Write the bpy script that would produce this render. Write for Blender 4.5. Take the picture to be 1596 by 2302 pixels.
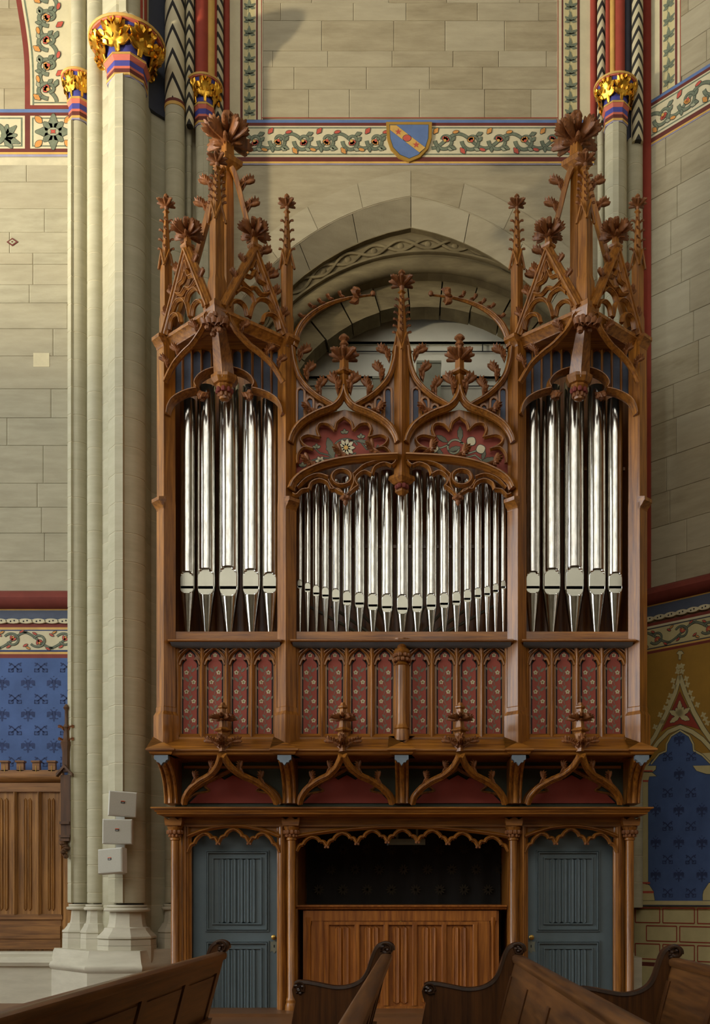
import bpy, bmesh, math, random
from mathutils import Vector, Matrix
for _o in list(bpy.data.objects):
    bpy.data.objects.remove(_o, do_unlink=True)
SC = bpy.context.scene
COL = SC.collection
R = random.Random(11)
PI = math.pi
# ------------------------------------------------------------------ survey of the place
# camera stands at the origin of x and y, 1.31 m above the floor, looking along +y at the organ
F, CX, CY, H = 2325.0, 935.0, 2020.0, 1.31
def X(px, Y): return (px-CX)*Y/F
def Z(py, Y): return H+(CY-py)*Y/F
def P(px, py, Y): return Vector((X(px, Y), Y, Z(py, Y)))
# ------------------------------------------------------------------ camera
cam = bpy.data.objects.new('camera', bpy.data.cameras.new('camera'))
COL.objects.link(cam)
cam.location = (0, 0, H); cam.rotation_euler = (PI/2, 0, 0)
cam.data.sensor_fit = 'HORIZONTAL'; cam.data.sensor_width = 36
cam.data.lens = 36*F/1596
cam.data.shift_x = (798-CX)/1596
cam.data.shift_y = (CY-1151)/1596
cam.data.clip_end = 200
SC.camera = cam
# ------------------------------------------------------------------ light
SC.view_settings.view_transform = 'Standard'
SC.view_settings.look = 'None'
SC.view_settings.exposure = 0.0
SC.view_settings.gamma = 1.0
SC.view_settings.use_curve_mapping = False
w = bpy.data.worlds.new('world'); SC.world = w; w.use_nodes = True
w.node_tree.nodes['Background'].inputs[0].default_value = (0, 0, 0, 1)
w.node_tree.nodes['Background'].inputs[1].default_value = 0.0
# warm floodlight that stands low in the nave and washes the vault, the capitals and the upper wall
fl_ = bpy.data.lights.new('vault_floodlight_offscreen', 'SPOT'); fl_.energy = 6800; fl_.color = (1.0, 0.86, 0.62)
fl_.spot_size = math.radians(48); fl_.spot_blend = 1.0; fl_.shadow_soft_size = 0.16
flo = bpy.data.objects.new('vault_floodlight_offscreen', fl_); COL.objects.link(flo); flo.location = (-12.4, 6.4, 6.6)
flo.rotation_euler = (Vector((-3.0, 13.2, 12.8))-flo.location).to_track_quat('-Z', 'Z').to_euler()
# the daylight comes through the tall windows of nave, transept and aisle, built with the walls below
# ------------------------------------------------------------------ materials
def lin(c):
    c = c/255.0
    return c/12.92 if c <= 0.04045 else ((c+0.055)/1.055)**2.4
def rgb(r, g, b): return (lin(r), lin(g), lin(b), 1)
MAT = {}
def _nt(name):
    m = bpy.data.materials.new(name); m.use_nodes = True
    nt = m.node_tree; b = nt.nodes['Principled BSDF']
    return m, nt, b
def _ramp(nt, fac, c1, c2, p1=0.3, p2=0.7):
    r = nt.nodes.new('ShaderNodeValToRGB')
    r.color_ramp.elements[0].position = p1; r.color_ramp.elements[0].color = c1
    r.color_ramp.elements[1].position = p2; r.color_ramp.elements[1].color = c2
    nt.links.new(fac, r.inputs[0]); return r
def _noise(nt, scale, stretch=(1, 1, 1), detail=4, rough=0.6):
    g = nt.nodes.new('ShaderNodeNewGeometry'); mp = nt.nodes.new('ShaderNodeMapping')
    mp.inputs['Scale'].default_value = stretch
    nt.links.new(g.outputs['Position'], mp.inputs[0])
    n = nt.nodes.new('ShaderNodeTexNoise'); n.inputs['Scale'].default_value = scale
    n.inputs['Detail'].default_value = detail; n.inputs['Roughness'].default_value = rough
    nt.links.new(mp.outputs[0], n.inputs['Vector']); return n
def _bump(nt, b, h, strength, dist=0.01):
    bp = nt.nodes.new('ShaderNodeBump'); bp.inputs['Strength'].default_value = strength
    bp.inputs['Distance'].default_value = dist
    nt.links.new(h, bp.inputs['Height']); nt.links.new(bp.outputs[0], b.inputs['Normal'])
def plain(name, c, rough=0.6, metal=0.0, var=0.12, scale=6, bump=0.0, spec=0.5):
    m, nt, b = _nt(name)
    n = _noise(nt, scale)
    d = tuple(max(0, v*(1-var)) for v in c[:3])+(1,); u = tuple(min(1, v*(1+var)) for v in c[:3])+(1,)
    r = _ramp(nt, n.outputs['Fac'], d, u); nt.links.new(r.outputs[0], b.inputs['Base Color'])
    b.inputs['Roughness'].default_value = rough; b.inputs['Metallic'].default_value = metal
    b.inputs['Specular IOR Level'].default_value = spec
    if bump: _bump(nt, b, n.outputs['Fac'], bump)
    MAT[name] = m; return m
def wood(name, c1, c2, axis, rough=0.4, coat=0.28):
    m, nt, b = _nt(name)
    st = {'x': (0.12, 2.2, 2.2), 'y': (2.2, 0.12, 2.2), 'z': (2.2, 2.2, 0.12)}[axis]
    n = _noise(nt, 14, st, 6, 0.65); n2 = _noise(nt, 1.1, (1, 1, 1), 2)
    r = _ramp(nt, n.outputs['Fac'], c1, c2, 0.32, 0.68)
    mx = nt.nodes.new('ShaderNodeMix'); mx.data_type = 'RGBA'; mx.blend_type = 'MULTIPLY'
    mx.inputs['Factor'].default_value = 0.55
    r2 = _ramp(nt, n2.outputs['Fac'], (0.62, 0.58, 0.52, 1), (1.12, 1.1, 1.05, 1), 0.3, 0.7)
    nt.links.new(r.outputs[0], mx.inputs['A']); nt.links.new(r2.outputs[0], mx.inputs['B'])
    nt.links.new(mx.outputs['Result'], b.inputs['Base Color'])
    b.inputs['Roughness'].default_value = rough
    b.inputs['Coat Weight'].default_value = coat; b.inputs['Coat Roughness'].default_value = 0.14
    _bump(nt, b, n.outputs['Fac'], 0.12, 0.004)
    MAT[name] = m; return m
def stone(name, c1, c2, c3, rnd=0.35):
    """sandstone: faint bedding streaks, blotches, and each block a shade of its own"""
    m, nt, b = _nt(name)
    n = _noise(nt, 3.2, (0.6, 0.6, 3.0), 5, 0.65); n2 = _noise(nt, 55, (1, 1, 1.6), 3)
    r = _ramp(nt, n.outputs['Fac'], c1, c2, 0.3, 0.72)
    oi = nt.nodes.new('ShaderNodeObjectInfo')
    mr = nt.nodes.new('ShaderNodeMapRange'); mr.inputs['To Max'].default_value = rnd
    nt.links.new(oi.outputs['Random'], mr.inputs['Value'])
    mx = nt.nodes.new('ShaderNodeMix'); mx.data_type = 'RGBA'
    nt.links.new(mr.outputs[0], mx.inputs['Factor']); nt.links.new(r.outputs[0], mx.inputs['A'])
    mx.inputs['B'].default_value = c3
    nt.links.new(mx.outputs['Result'], b.inputs['Base Color'])
    b.inputs['Roughness'].default_value = 0.85; b.inputs['Specular IOR Level'].default_value = 0.25
    _bump(nt, b, n2.outputs['Fac'], 0.25, 0.004)
    MAT[name] = m; return m
def emit(name, c, s):
    m, nt, b = _nt(name)
    b.inputs['Base Color'].default_value = (0.5, 0.5, 0.5, 1)
    b.inputs['Emission Color'].default_value = c; b.inputs['Emission Strength'].default_value = s
    MAT[name] = m; return m
OA, OB = rgb(104, 57, 10), rgb(184, 120, 42)
wood('oak_z', OA, OB, 'z'); wood('oak_x', OA, OB, 'x')
wood('oak_carved', rgb(104, 60, 26), rgb(164, 104, 54), 'z', 0.55, 0.06)
wood('console_oak', rgb(124, 66, 14), rgb(190, 118, 42), 'z', 0.42, 0.2)
wood('pew_y', rgb(66, 38, 14), rgb(124, 80, 36), 'y', 0.36, 0.3)
wood('pew_z', rgb(58, 32, 12), rgb(104, 64, 28), 'z', 0.34, 0.3)
wood('pew_carved', rgb(40, 24, 14), rgb(70, 44, 26), 'z', 0.28, 0.5)
wood('stall_z', rgb(110, 72, 28), rgb(176, 126, 64), 'z', 0.5, 0.05)
wood('stall_x', rgb(102, 66, 28), rgb(160, 112, 58), 'x', 0.5, 0.05)
wood('stall_dark', rgb(70, 46, 26), rgb(106, 72, 42), 'z', 0.5, 0.05)
stone('ashlar', rgb(142, 130, 102), rgb(172, 160, 130), rgb(186, 178, 152), 0.5)
stone('ashlar_low', rgb(156, 150, 126), rgb(182, 176, 150), rgb(166, 156, 130), 0.5)
stone('shaft_stone', rgb(174, 168, 140), rgb(190, 185, 158), rgb(182, 174, 146), 0.25)
stone('base_stone', rgb(186, 180, 158), rgb(208, 202, 180), rgb(196, 188, 166), 0.2)
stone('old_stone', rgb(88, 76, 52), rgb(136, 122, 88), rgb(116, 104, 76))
plain('mortar', rgb(196, 188, 158), 0.9)
plain('joint', rgb(158, 147, 118), 0.9)
plain('cream', rgb(206, 196, 160), 0.85, var=0.07)
plain('cream_dim', rgb(196, 184, 134), 0.85, var=0.07)
plain('red_paint', rgb(122, 52, 40), 0.75)
plain('red_bright', rgb(150, 58, 40), 0.7)
plain('red_dark', rgb(100, 44, 34), 0.75)
plain('coral', rgb(206, 108, 86), 0.7)
plain('rose', rgb(164, 104, 92), 0.75)
plain('blue_line', rgb(92, 116, 160), 0.75)
plain('violet_line', rgb(150, 146, 168), 0.8)
plain('ultramarine', rgb(70, 72, 150), 0.7)
plain('gold_paint', rgb(206, 164, 84), 0.6)
plain('navy', rgb(58, 62, 74), 0.7)
plain('dado_blue', rgb(74, 98, 144), 0.85, var=0.14, scale=3)
plain('dado_mark', rgb(50, 64, 102), 0.85)
plain('sunflower', rgb(50, 42, 26), 0.9)
plain('ochre', rgb(160, 122, 44), 0.85, var=0.12, scale=3)
plain('leaf_green', rgb(112, 120, 98), 0.85, var=0.2, scale=20)
plain('leaf_pale', rgb(158, 160, 132), 0.85)
plain('leaf_line', rgb(62, 66, 56), 0.85)
plain('orange_paint', rgb(204, 142, 72), 0.8)
plain('scarlet', rgb(188, 84, 66), 0.8)
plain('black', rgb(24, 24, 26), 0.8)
plain('dark_cloth', rgb(30, 27, 23), 0.95)
plain('board_green', rgb(68, 74, 60), 0.7)
plain('cove_blue', rgb(74, 82, 98), 0.7)
plain('grey_blue', rgb(116, 130, 142), 0.55)
plain('lancet_blue', rgb(74, 84, 104), 0.6, var=0.25, scale=5)
plain('cap_blue', rgb(126, 144, 166), 0.6)
plain('door_blue', rgb(94, 108, 112), 0.5, var=0.06)
plain('panel_red', rgb(152, 70, 54), 0.7, var=0.08)
plain('panel_deep', rgb(150, 54, 36), 0.6, var=0.1)
plain('petal', rgb(214, 204, 168), 0.75)
plain('olive_leaf', rgb(116, 118, 98), 0.75)
plain('brass', rgb(186, 150, 76), 0.35, 1.0)
plain('gilt', rgb(226, 172, 62), 0.3, 1.0, var=0.15, scale=20)
plain('pale_board', rgb(206, 204, 186), 0.8, var=0.04)
plain('board_edge', rgb(96, 100, 82), 0.8)
plain('grey_box', rgb(122, 122, 104), 0.8)
plain('speaker_white', rgb(206, 204, 192), 0.65, var=0.04)
plain('speaker_cloth', rgb(176, 172, 156), 0.85, var=0.04, scale=80)
plain('badge_orange', rgb(214, 92, 44), 0.5)
plain('badge_white', rgb(250, 246, 232), 0.3)
plain('floor_boards', rgb(112, 74, 40), 0.4, var=0.2, scale=2)
plain('nave_plaster', rgb(150, 138, 112), 0.9)
m, nt, b = _nt('tin'); MAT['tin'] = m
n = _noise(nt, 30, (1, 1, 0.25), 3); r = _ramp(nt, n.outputs['Fac'], rgb(186, 184, 176), rgb(226, 224, 216))
nt.links.new(r.outputs[0], b.inputs['Base Color']); b.inputs['Metallic'].default_value = 1; b.inputs['Roughness'].default_value = 0.16
n2 = _noise(nt, 9, (1, 1, 0.12), 2); _bump(nt, b, n2.outputs['Fac'], 0.05, 0.01)
plain('tin_lip', rgb(176, 174, 158), 0.34, 1.0, var=0.05)
def chevron(name, base, c1, period, amp, axis_x, frac=0.5):
    """painted zigzag that climbs a shaft: stripes of height shifted by the angle round the shaft"""
    m, nt, b = _nt(name)
    g = nt.nodes.new('ShaderNodeTexCoord'); s = nt.nodes.new('ShaderNodeSeparateXYZ')
    nt.links.new(g.outputs['Object'], s.inputs[0])
    def mth(op, a, c=None):
        q = nt.nodes.new('ShaderNodeMath'); q.operation = op
        for i, v in enumerate((a, c)):
            if v is None: continue
            if isinstance(v, (int, float)): q.inputs[i].default_value = v
            else: nt.links.new(v, q.inputs[i])
        return q.outputs[0]
    dx = mth('ABSOLUTE', s.outputs['X'])
    v = mth('ADD', s.outputs['Z'], mth('MULTIPLY', dx, amp))
    fr = mth('FRACT', mth('DIVIDE', v, period))
    st = mth('LESS_THAN', fr, frac)
    mx = nt.nodes.new('ShaderNodeMix'); mx.data_type = 'RGBA'
    nt.links.new(st, mx.inputs['Factor']); mx.inputs['A'].default_value = base; mx.inputs['B'].default_value = c1
    nt.links.new(mx.outputs['Result'], b.inputs['Base Color']); b.inputs['Roughness'].default_value = 0.8
    MAT[name] = m
chevron('chevron', rgb(204, 194, 160), rgb(40, 36, 34), 0.30, 2.1, 0, 0.27)
chevron('chevron_small', rgb(196, 186, 150), rgb(40, 38, 34), 0.17, 1.8, 0, 0.42)
# ------------------------------------------------------------------ mesh helpers
class MB:
    def __init__(s): s.v = []; s.f = []
    def add(s, vs, fs):
        o = len(s.v); s.v += [tuple(p) for p in vs]; s.f += [tuple(i+o for i in f) for f in fs]; return s
    def box(s, x0, x1, y0, y1, z0, z1):
        return s.add([(x, y, z) for z in (z0, z1) for y in (y0, y1) for x in (x0, x1)],
                     [(0, 1, 3, 2), (4, 5, 7, 6), (0, 1, 5, 4), (2, 3, 7, 6), (0, 2, 6, 4), (1, 3, 7, 5)])
    def prism(s, pts, y0, y1, m=None):
        """outline of (x, z) points given thickness from depth y0 to y1; m maps (x, z, y) to space"""
        m = m or (lambda a, b_, c: (a, c, b_)); n = len(pts)
        vs = [m(p[0], p[1], y0) for p in pts]+[m(p[0], p[1], y1) for p in pts]
        fs = [tuple(range(n)), tuple(range(2*n-1, n-1, -1))]+[(i, (i+1) % n, n+(i+1) % n, n+i) for i in range(n)]
        return s.add(vs, fs)
    def flat(s, pts, m):
        return s.add([m(*p) for p in pts], [tuple(range(len(pts)))])
    def loft(s, rings, cap=True, closed=True):
        n = len(rings[0]); vs = [p for r in rings for p in r]; fs = []
        for k in range(len(rings)-1):
            for i in range(n if closed else n-1):
                j = (i+1) % n
                fs.append((k*n+i, k*n+j, (k+1)*n+j, (k+1)*n+i))
        if cap and closed:
            fs.append(tuple(range(n))); fs.append(tuple((len(rings)-1)*n+i for i in range(n-1, -1, -1)))
        return s.add(vs, fs)
    def sweep(s, path, prof, D=(0, -1, 0), closed=False, taper=None):
        """profile (n, d): n sideways of the path, d along D (the side that faces the viewer)"""
        path = [Vector(p) for p in path]; D = Vector(D).normalized(); L = len(path); rings = []
        for i, p in enumerate(path):
            if closed: a, c = path[i-1], path[(i+1) % L]
            else: a, c = path[max(i-1, 0)], path[min(i+1, L-1)]
            t1 = (p-a); t2 = (c-p)
            t1 = t1.normalized() if t1.length > 1e-9 else None; t2 = t2.normalized() if t2.length > 1e-9 else None
            if t1 is None: t1 = t2
            if t2 is None: t2 = t1
            T = (t1+t2).normalized() if (t1+t2).length > 1e-6 else t1
            d = (D-T*D.dot(T)).normalized(); N = T.cross(d)
            k = 1/max(0.45, math.sqrt(max(0.0, (1+t1.dot(t2))/2)))
            f = taper(i/(L-1)) if taper else 1
            rings.append([p+N*(q[0]*k*f)+d*(q[1]*f) for q in prof])
        if closed: rings.append(rings[0])
        return s.loft(rings, cap=not closed)
    def lathe(s, c, prof, n=12, phase=0.0, squash=1.0):
        """profile (r, z) turned about the vertical through c"""
        rings = [[(c[0]+r*math.cos(phase+2*PI*i/n), c[1]+squash*r*math.sin(phase+2*PI*i/n), c[2]+z) for i in range(n)] for r, z in prof]
        return s.loft(rings)
    def blob(s, c, rx, ry, rz, n=8, m=5):
        rings = []
        for k in range(1, m):
            a = -PI/2+PI*k/m
            rings.append([(c[0]+rx*math.cos(a)*math.cos(2*PI*i/n), c[1]+ry*math.cos(a)*math.sin(2*PI*i/n), c[2]+rz*math.sin(a)) for i in range(n)])
        return s.loft(rings)
    def xf(s, M):
        s.v = [tuple(M @ Vector(p)) for p in s.v]; return s
    def mesh(s, name, mat, smooth=40):
        me = bpy.data.meshes.new(name); me.from_pydata(s.v, [], s.f)
        bm = bmesh.new(); bm.from_mesh(me); bmesh.ops.recalc_face_normals(bm, faces=bm.faces); bm.to_mesh(me); bm.free()
        me.materials.append(MAT[mat])
        if smooth:
            for p in me.polygons: p.use_smooth = True
            me.set_sharp_from_angle(angle=math.radians(smooth))
        return me
    def build(s, name, mat, parent=None, smooth=40):
        o = bpy.data.objects.new(name, s.mesh(name, mat, smooth)); COL.objects.link(o)
        if parent is not None: o.parent = parent
        return o
def child(o, parent):
    """parent an object that is laid out in world coordinates"""
    o.parent = parent; return o
def empty(name, label, cat, group=None, kind=None):
    o = bpy.data.objects.new(name, None); COL.objects.link(o); tag(o, label, cat, group, kind); return o
def tag(o, label=None, cat=None, group=None, kind=None):
    if label: o['label'] = label
    if cat: o['category'] = cat
    if group: o['group'] = group
    if kind: o['kind'] = kind
    return o
def inst(name, mesh, parent, M):
    """one more copy of a carved piece: shares its mesh"""
    o = bpy.data.objects.new(name, mesh); COL.objects.link(o); o.parent = parent; o.matrix_local = M; return o
def cr(pts, n=6, closed=False):
    """smooth curve through the points"""
    pts = [Vector(p) for p in pts]; L = len(pts); out = []
    g = (lambda i: pts[i % L]) if closed else (lambda i: pts[min(max(i, 0), L-1)])
    for i in range(L if closed else L-1):
        a, b_, c, d = g(i-1), g(i), g(i+1), g(i+2)
        for k in range(n):
            t = k/n
            out.append(0.5*((2*b_)+(c-a)*t+(2*a-5*b_+4*c-d)*t*t+(3*b_-a-3*c+d)*t**3))
    if not closed: out.append(pts[-1])
    return out
def ribprof(w_, d_):
    q = [(-.5, 0), (-.5, .4), (-.34, .5), (-.26, .72), (-.12, .8), (-.08, 1)]
    q = q+[(-a, b_) for a, b_ in reversed(q)]
    return [(a*w_, b_*d_) for a, b_ in q]
def flatprof(w_, d_): return [(-w_/2, 0), (-w_/2, d_*.8), (-w_*.35, d_), (w_*.35, d_), (w_/2, d_*.8), (w_/2, 0)]
def crop(ox, oy, s): return lambda x, y: (ox+x/s, oy+y/s)
def lerp(a, b_, t): return a+(b_-a)*t
# carved foliage --------------------------------------------------------------
def leaf(mb, M, L=1.0, W=0.5, curl=1.0, lobes=3, n=12, nv=6, th=0.05):
    """lobed leaf that grows along +x, rises, and curls over at its tip; both faces and rim"""
    top, bot = [], []
    for i in range(n+1):
        u = i/n
        ang = curl*(-0.9+2.6*u)
        cx = L*(0.15*u+0.75*math.sin(min(u*1.5, 1.57))*0.9); cz = L*curl*(0.55*u*u*1.1-0.55*max(0, u-0.72)**2*7)
        wd = W*(0.22+0.78*math.sin(PI*min(1, u*0.93+0.05)))*(0.78+0.30*abs(math.sin(lobes*PI*u)))
        if u > .97: wd *= .5
        ra, rb = [], []
        for j in range(nv+1):
            v = -1+2*j/nv
            rib = 0.10*W*math.cos(v*PI*2.5)
            z = cz-0.32*wd*v*v+rib*0.6
            ra.append(M @ Vector((cx, wd*v*0.5, z+th*0.5))); rb.append(M @ Vector((cx, wd*v*0.5, z-th*0.5)))
        top.append(ra); bot.append(rb)
    mb.loft([t+list(reversed(b_)) for t, b_ in zip(top, bot)])
CRK = [(0, -.36), (.12, -.12), (.32, .0), (.68, -.02), (.98, .03), (1.06, .12), (.95, .19), (1.02, .38), (.86, .27), (.80, .47), (.67, .26), (.57, .44), (.49, .22), (.38, .38), (.29, .17), (.15, .28), (.08, .08), (0, .06)]
FAN = [(.04, -.30), (.28, -.16), (.60, -.16), (.95, -.08), (1.04, .02), (.90, .09), (1.04, .22), (.86, .25), (.94, .44), (.74, .38), (.74, .60), (.57, .46), (.48, .70), (.38, .44), (.24, .50), (.12, .16)]
def blade(mb, out, M, th=.17, puff=.72):
    """carved leaf with a ridged body: outline widens from both rims to a swollen middle"""
    cx = sum(p[0] for p in out)/len(out); cz = sum(p[1] for p in out)/len(out)-.06
    f = lambda k, y_: [M @ Vector((cx+(x_-cx)*k, y_, cz+(z_-cz)*k)) for x_, z_ in out]
    mb.loft([f(puff*.5, -th*.62), f(puff, -th*.5), f(1, -th*.16), f(1, th*.16), f(puff, th*.5), f(puff*.5, th*.62)])
def crocket_mesh(name, mat):
    mb = MB()
    for a, k in ((-1.0, .8), (-.38, 1), (.38, 1), (1.0, .8)):
        blade(mb, CRK, Matrix.Rotation(a, 4, 'X') @ Matrix.Rotation(a*.3, 4, 'Z') @ Matrix.Diagonal((k, k, k*1.35, 1)), .22)
    mb.blob((.84, 0, .16), .13, .2, .12, 6, 4)
    return mb.mesh(name, mat, 35)
def fleuron_mesh(name, mat):
    """four fan leaves crosswise round a stem, four lesser ones between, a bud on top; unit radius"""
    mb = MB()
    for k in range(4):
        A = Matrix.Rotation(k*PI/2+PI/4, 4, 'Z')
        for e in (-.2, .2): blade(mb, FAN, A @ Matrix.Rotation(e, 4, 'Z') @ Matrix.Translation((0, 0, -.12)), .16, .8)
        B = Matrix.Rotation(k*PI/2, 4, 'Z')
        blade(mb, FAN, B @ Matrix.Translation((0, 0, .12)) @ Matrix.Scale(.78, 4), .24, .75)
        blade(mb, CRK, B @ Matrix.Translation((.04, 0, -.38)) @ Matrix.Scale(.5, 4), .3)
    mb.lathe((0, 0, 0), [(.13, -.95), (.12, -.3), (.2, -.05), (.14, .3), (.1, .58), (.2, .68), (.19, .78), (.06, .95)], 6)
    return mb.mesh(name, mat, 35)
DIA = [(.05, -.50), (.34, -.32), (.70, -.18), (1.0, -.04), (1.03, .10), (.86, .09), (.84, .27), (.64, .17), (.56, .38), (.42, .27), (.30, .52), (.12, .42)]
def diamond_finial_mesh(name, mat):
    """finial whose leaves spread level and taper to a bud above and a point below"""
    mb = MB()
    for k in range(8):
        A = Matrix.Rotation(k*PI/4, 4, 'Z'); sc = 1 if k % 2 else .86
        blade(mb, DIA, A @ Matrix.Diagonal((sc, sc, 1, 1)), .24, .75)
    mb.lathe((0, 0, 0), [(.13, -.95), (.16, -.5), (.3, 0), (.2, .4), (.13, .62), (.26, .76), (.24, .9), (.05, 1.15)], 8)
    return mb.mesh(name, mat, 35)
CROCKET = crocket_mesh('crocket', 'oak_carved')
DIAMOND = diamond_finial_mesh('diamond_finial', 'oak_carved')
FLEURON = fleuron_mesh('fleuron', 'oak_carved')
def crock(parent, p, ang, size, name='crocket', roll=0.0, D=(0, -1, 0)):
    """crocket at p that grows in the plane facing D, at angle ang (0 = +x, anticlockwise)"""
    D = Vector(D).normalized(); ux = Vector((0, 0, 1)).cross(D).normalized()*-1
    # plane axes: h to the right seen by the viewer, v up
    h = D.cross(Vector((0, 0, 1))).normalized()*-1
    v = Vector((0, 0, 1))
    x = h*math.cos(ang)+v*math.sin(ang)
    up = -h*math.sin(ang)+v*math.cos(ang)
    if roll: up = -up
    y = up.cross(x)
    M = Matrix(((x.x, y.x, up.x, p[0]), (x.y, y.y, up.y, p[1]), (x.z, y.z, up.z, p[2]), (0, 0, 0, 1)))
    return inst(name, CROCKET, parent, M @ Matrix.Scale(size, 4))
def fleur(parent, p, r, hz=None, name='finial'):
    hz = hz or r
    return inst(name, FLEURON if name == 'great_finial' else DIAMOND if name == 'finial' else FLEURON, parent, Matrix.Translation(p) @ Matrix.Diagonal((r, r, hz, 1)))
# ================================================================== THE SETTING
def struct(name, mb, mat, smooth=0):
    o = mb.build(name, mat, None, smooth); o['kind'] = 'structure'; return o
YB, YL = 13.40, 13.23
fl = struct('floor', MB().box(-14, 14, -9, 13.6, -0.1, 0), 'floor_boards')
# ---- nave behind and beside the camera: plain walls with tall lancet windows
emit('daylight_left', (0.92, 0.97, 1.0, 1), 9.0)
emit('daylight_nave', (1.0, 0.96, 0.88, 1), 2.8)
def wall_with_lancets(name, m, u0, u1, ztop, lancets, emat, n0):
    """wall with pointed openings (u centre, half width, sill, spring); m maps (u, z, depth)"""
    mb = MB(); us = u0
    for (c, hw, zs, zp) in lancets:
        mb.prism([(us, 0), (c-hw, 0), (c-hw, ztop), (us, ztop)], 0, .5, m)
        mb.prism([(c-hw, 0), (c+hw, 0), (c+hw, zs), (c-hw, zs)], 0, .5, m)
        arc = [(c-hw+2*hw*(1-math.cos(a)), zp+2*hw*math.sin(a)) for a in [PI/3*i/6 for i in range(7)]]
        arc += [(2*c-x_, z_) for x_, z_ in reversed(arc[:-1])]
        mb.prism([(c-hw, ztop), (c+hw, ztop)]+list(reversed(arc)), 0, .5, m)
        us = c+hw
    mb.prism([(us, 0), (u1, 0), (u1, ztop), (us, ztop)], 0, .5, m)
    struct(name, mb, 'nave_plaster')
    for i, (c, hw, zs, zp) in enumerate(lancets):
        arc = [(c-hw+2*hw*(1-math.cos(a)), zp+2*hw*math.sin(a)) for a in [PI/3*i_/6 for i_ in range(7)]]
        arc += [(2*c-x_, z_) for x_, z_ in reversed(arc[:-1])]
        win = struct('window_%d_offscreen' % (n0+i), MB().prism([(c-hw, zs), (c+hw, zs)]+list(reversed(arc)), .30, .32, m), emat)
        bars = MB(); bars.prism([(c-.04, zs), (c+.04, zs), (c+.04, zp+hw*1.6), (c-.04, zp+hw*1.6)], .2, .3, m)
        bars.build('mullion', 'nave_plaster', win, 0)
        for q in (0.25, 0.5, 0.75):
            zq = lerp(zs, zp, q)
            MB().prism([(c-hw, zq-.02), (c+hw, zq-.02), (c+hw, zq+.02), (c-hw, zq+.02)], .24, .29, m).build('saddle_bar', 'black', win, 0)
wall_with_lancets('wall_transept', lambda u, z, d: (-13.0-d, u, z), -9, 13.2, 30, [(1.6, .7, 2.4, 13), (4.4, .8, 2.4, 13), (7.2, .8, 2.4, 13), (9.9, .8, 2.4, 13)], 'daylight_left', 1)
wall_with_lancets('wall_nave', lambda u, z, d: (u, -8.0-d, z), -13.0, 13.0, 30, [(-11, .8, 8, 21), (-8.4, .9, 8, 22), (-5.6, .9, 8, 22), (-2.8, 1.0, 8, 22), (0.2, 1.0, 8, 22), (3.2, .8, 8, 22), (6.4, .6, 8, 21), (9.6, .5, 8, 21)], 'daylight_nave', 5)
wall_with_lancets('wall_aisle', lambda u, z, d: (13.0+d, u, z), -8.5, 13.2, 30, [(-3.0, .45, 4.4, 12), (1.0, .45, 4.4, 12), (7.0, .45, 4.4, 12)], 'daylight_nave', 13)
# plain vault over the whole, so that nothing but windows and lamp lights the place
struct('ceiling', MB().box(-14, 14, -9, 16, 30, 30.3), 'nave_plaster')
# ---- east wall with the pointed recess behind the organ
MP = YB/F
AXC, ACX, ACY = 923.6, 91.4, 1017.6          # arch: axis, centre offset, centre height (survey pixels at the wall)
def arch_pts(Rpx, a_from, n=14, side=-1):
    """one flank of the pointed arch from its springing to the apex, as (x, z)"""
    ap = math.acos(min(1, ACX/Rpx)); out = []
    for i in range(n+1):
        t = lerp(a_from, ap, i/n)
        px = AXC+side*(-ACX+Rpx*math.cos(t)); py = ACY-Rpx*math.sin(t)
        out.append((X(px, YB), Z(py, YB)))
    return out
innerL = arch_pts(541, 0); innerR = arch_pts(541, 0, side=1)
outerL = arch_pts(582, 0); outerR = arch_pts(582, 0, side=1)
xl, xr, zt = X(330, YB), X(1520, YB), 30.0
wb = MB()
holeL = outerL; holeR = list(reversed(outerR))
wb.prism([(xl, 0), (holeL[0][0], 0)]+holeL+holeR[1:]+[(holeR[-1][0], 0), (xr, 0), (xr, zt), (xl, zt)], YB, YB+.5)
wall_b = struct('wall_back', wb, 'ashlar')
# splayed order of the arch: a chamfer that sinks to the recess, cut into voussoirs
def ring_stones(r0, r1, y0, y1, n, mat, parent, a0=0.35, gap=.004, name='stone'):
    for side in (-1, 1):
        A0 = arch_pts(r0, 0, 96, side); A1 = arch_pts(r1, 0, 96, side)
        k0 = 18
        for k in range(n):
            i0 = k0+int((96-k0)*k/n); i1 = k0+int((96-k0)*(k+1)/n)
            mid = (i0+i1)//2
            f = lambda arr, i, y: (arr[i][0], y, arr[i][1])
            idx = [i0, (i0+mid)//2, mid, (mid+i1)//2, i1]
            ra = [f(A0, i, y0) for i in idx]; rb = [f(A1, i, y1) for i in idx]
            bk = .06
            rc = [f(A1, i, y1+bk) for i in idx]; rd = [f(A0, i, y0+bk) for i in idx]
            mb = MB(); mb.loft([[a, b_, c, d] for a, b_, c, d in zip(ra, rb, rc, rd)])
            o = mb.build(name, mat, parent, 30)
            c = Vector(((ra[2][0]+rb[2][0])/2, y1, (ra[2][2]+rb[2][2])/2))
            o.matrix_local = Matrix.Translation(c) @ Matrix.Scale(0.988, 4) @ Matrix.Translation(-c)
ring_stones(541, 583, YB+.26, YB-.004, 5, 'ashlar', wall_b)
ring_stones(584, 640, YB-.006, YB-.008, 6, 'ashlar', wall_b)
inn = MB()
LL = [Vector((p[0], YB+.27, p[1])) for p in innerL]+[Vector((p[0], YB+.27, p[1])) for p in reversed(innerR)]
inn.loft([[(p.x, YB+.25, p.z), (p.x, YB+.40, p.z), (p.x-.02, YB+.40, p.z+.05), (p.x-.02, YB+.25, p.z+.05)] for p in LL])
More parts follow.
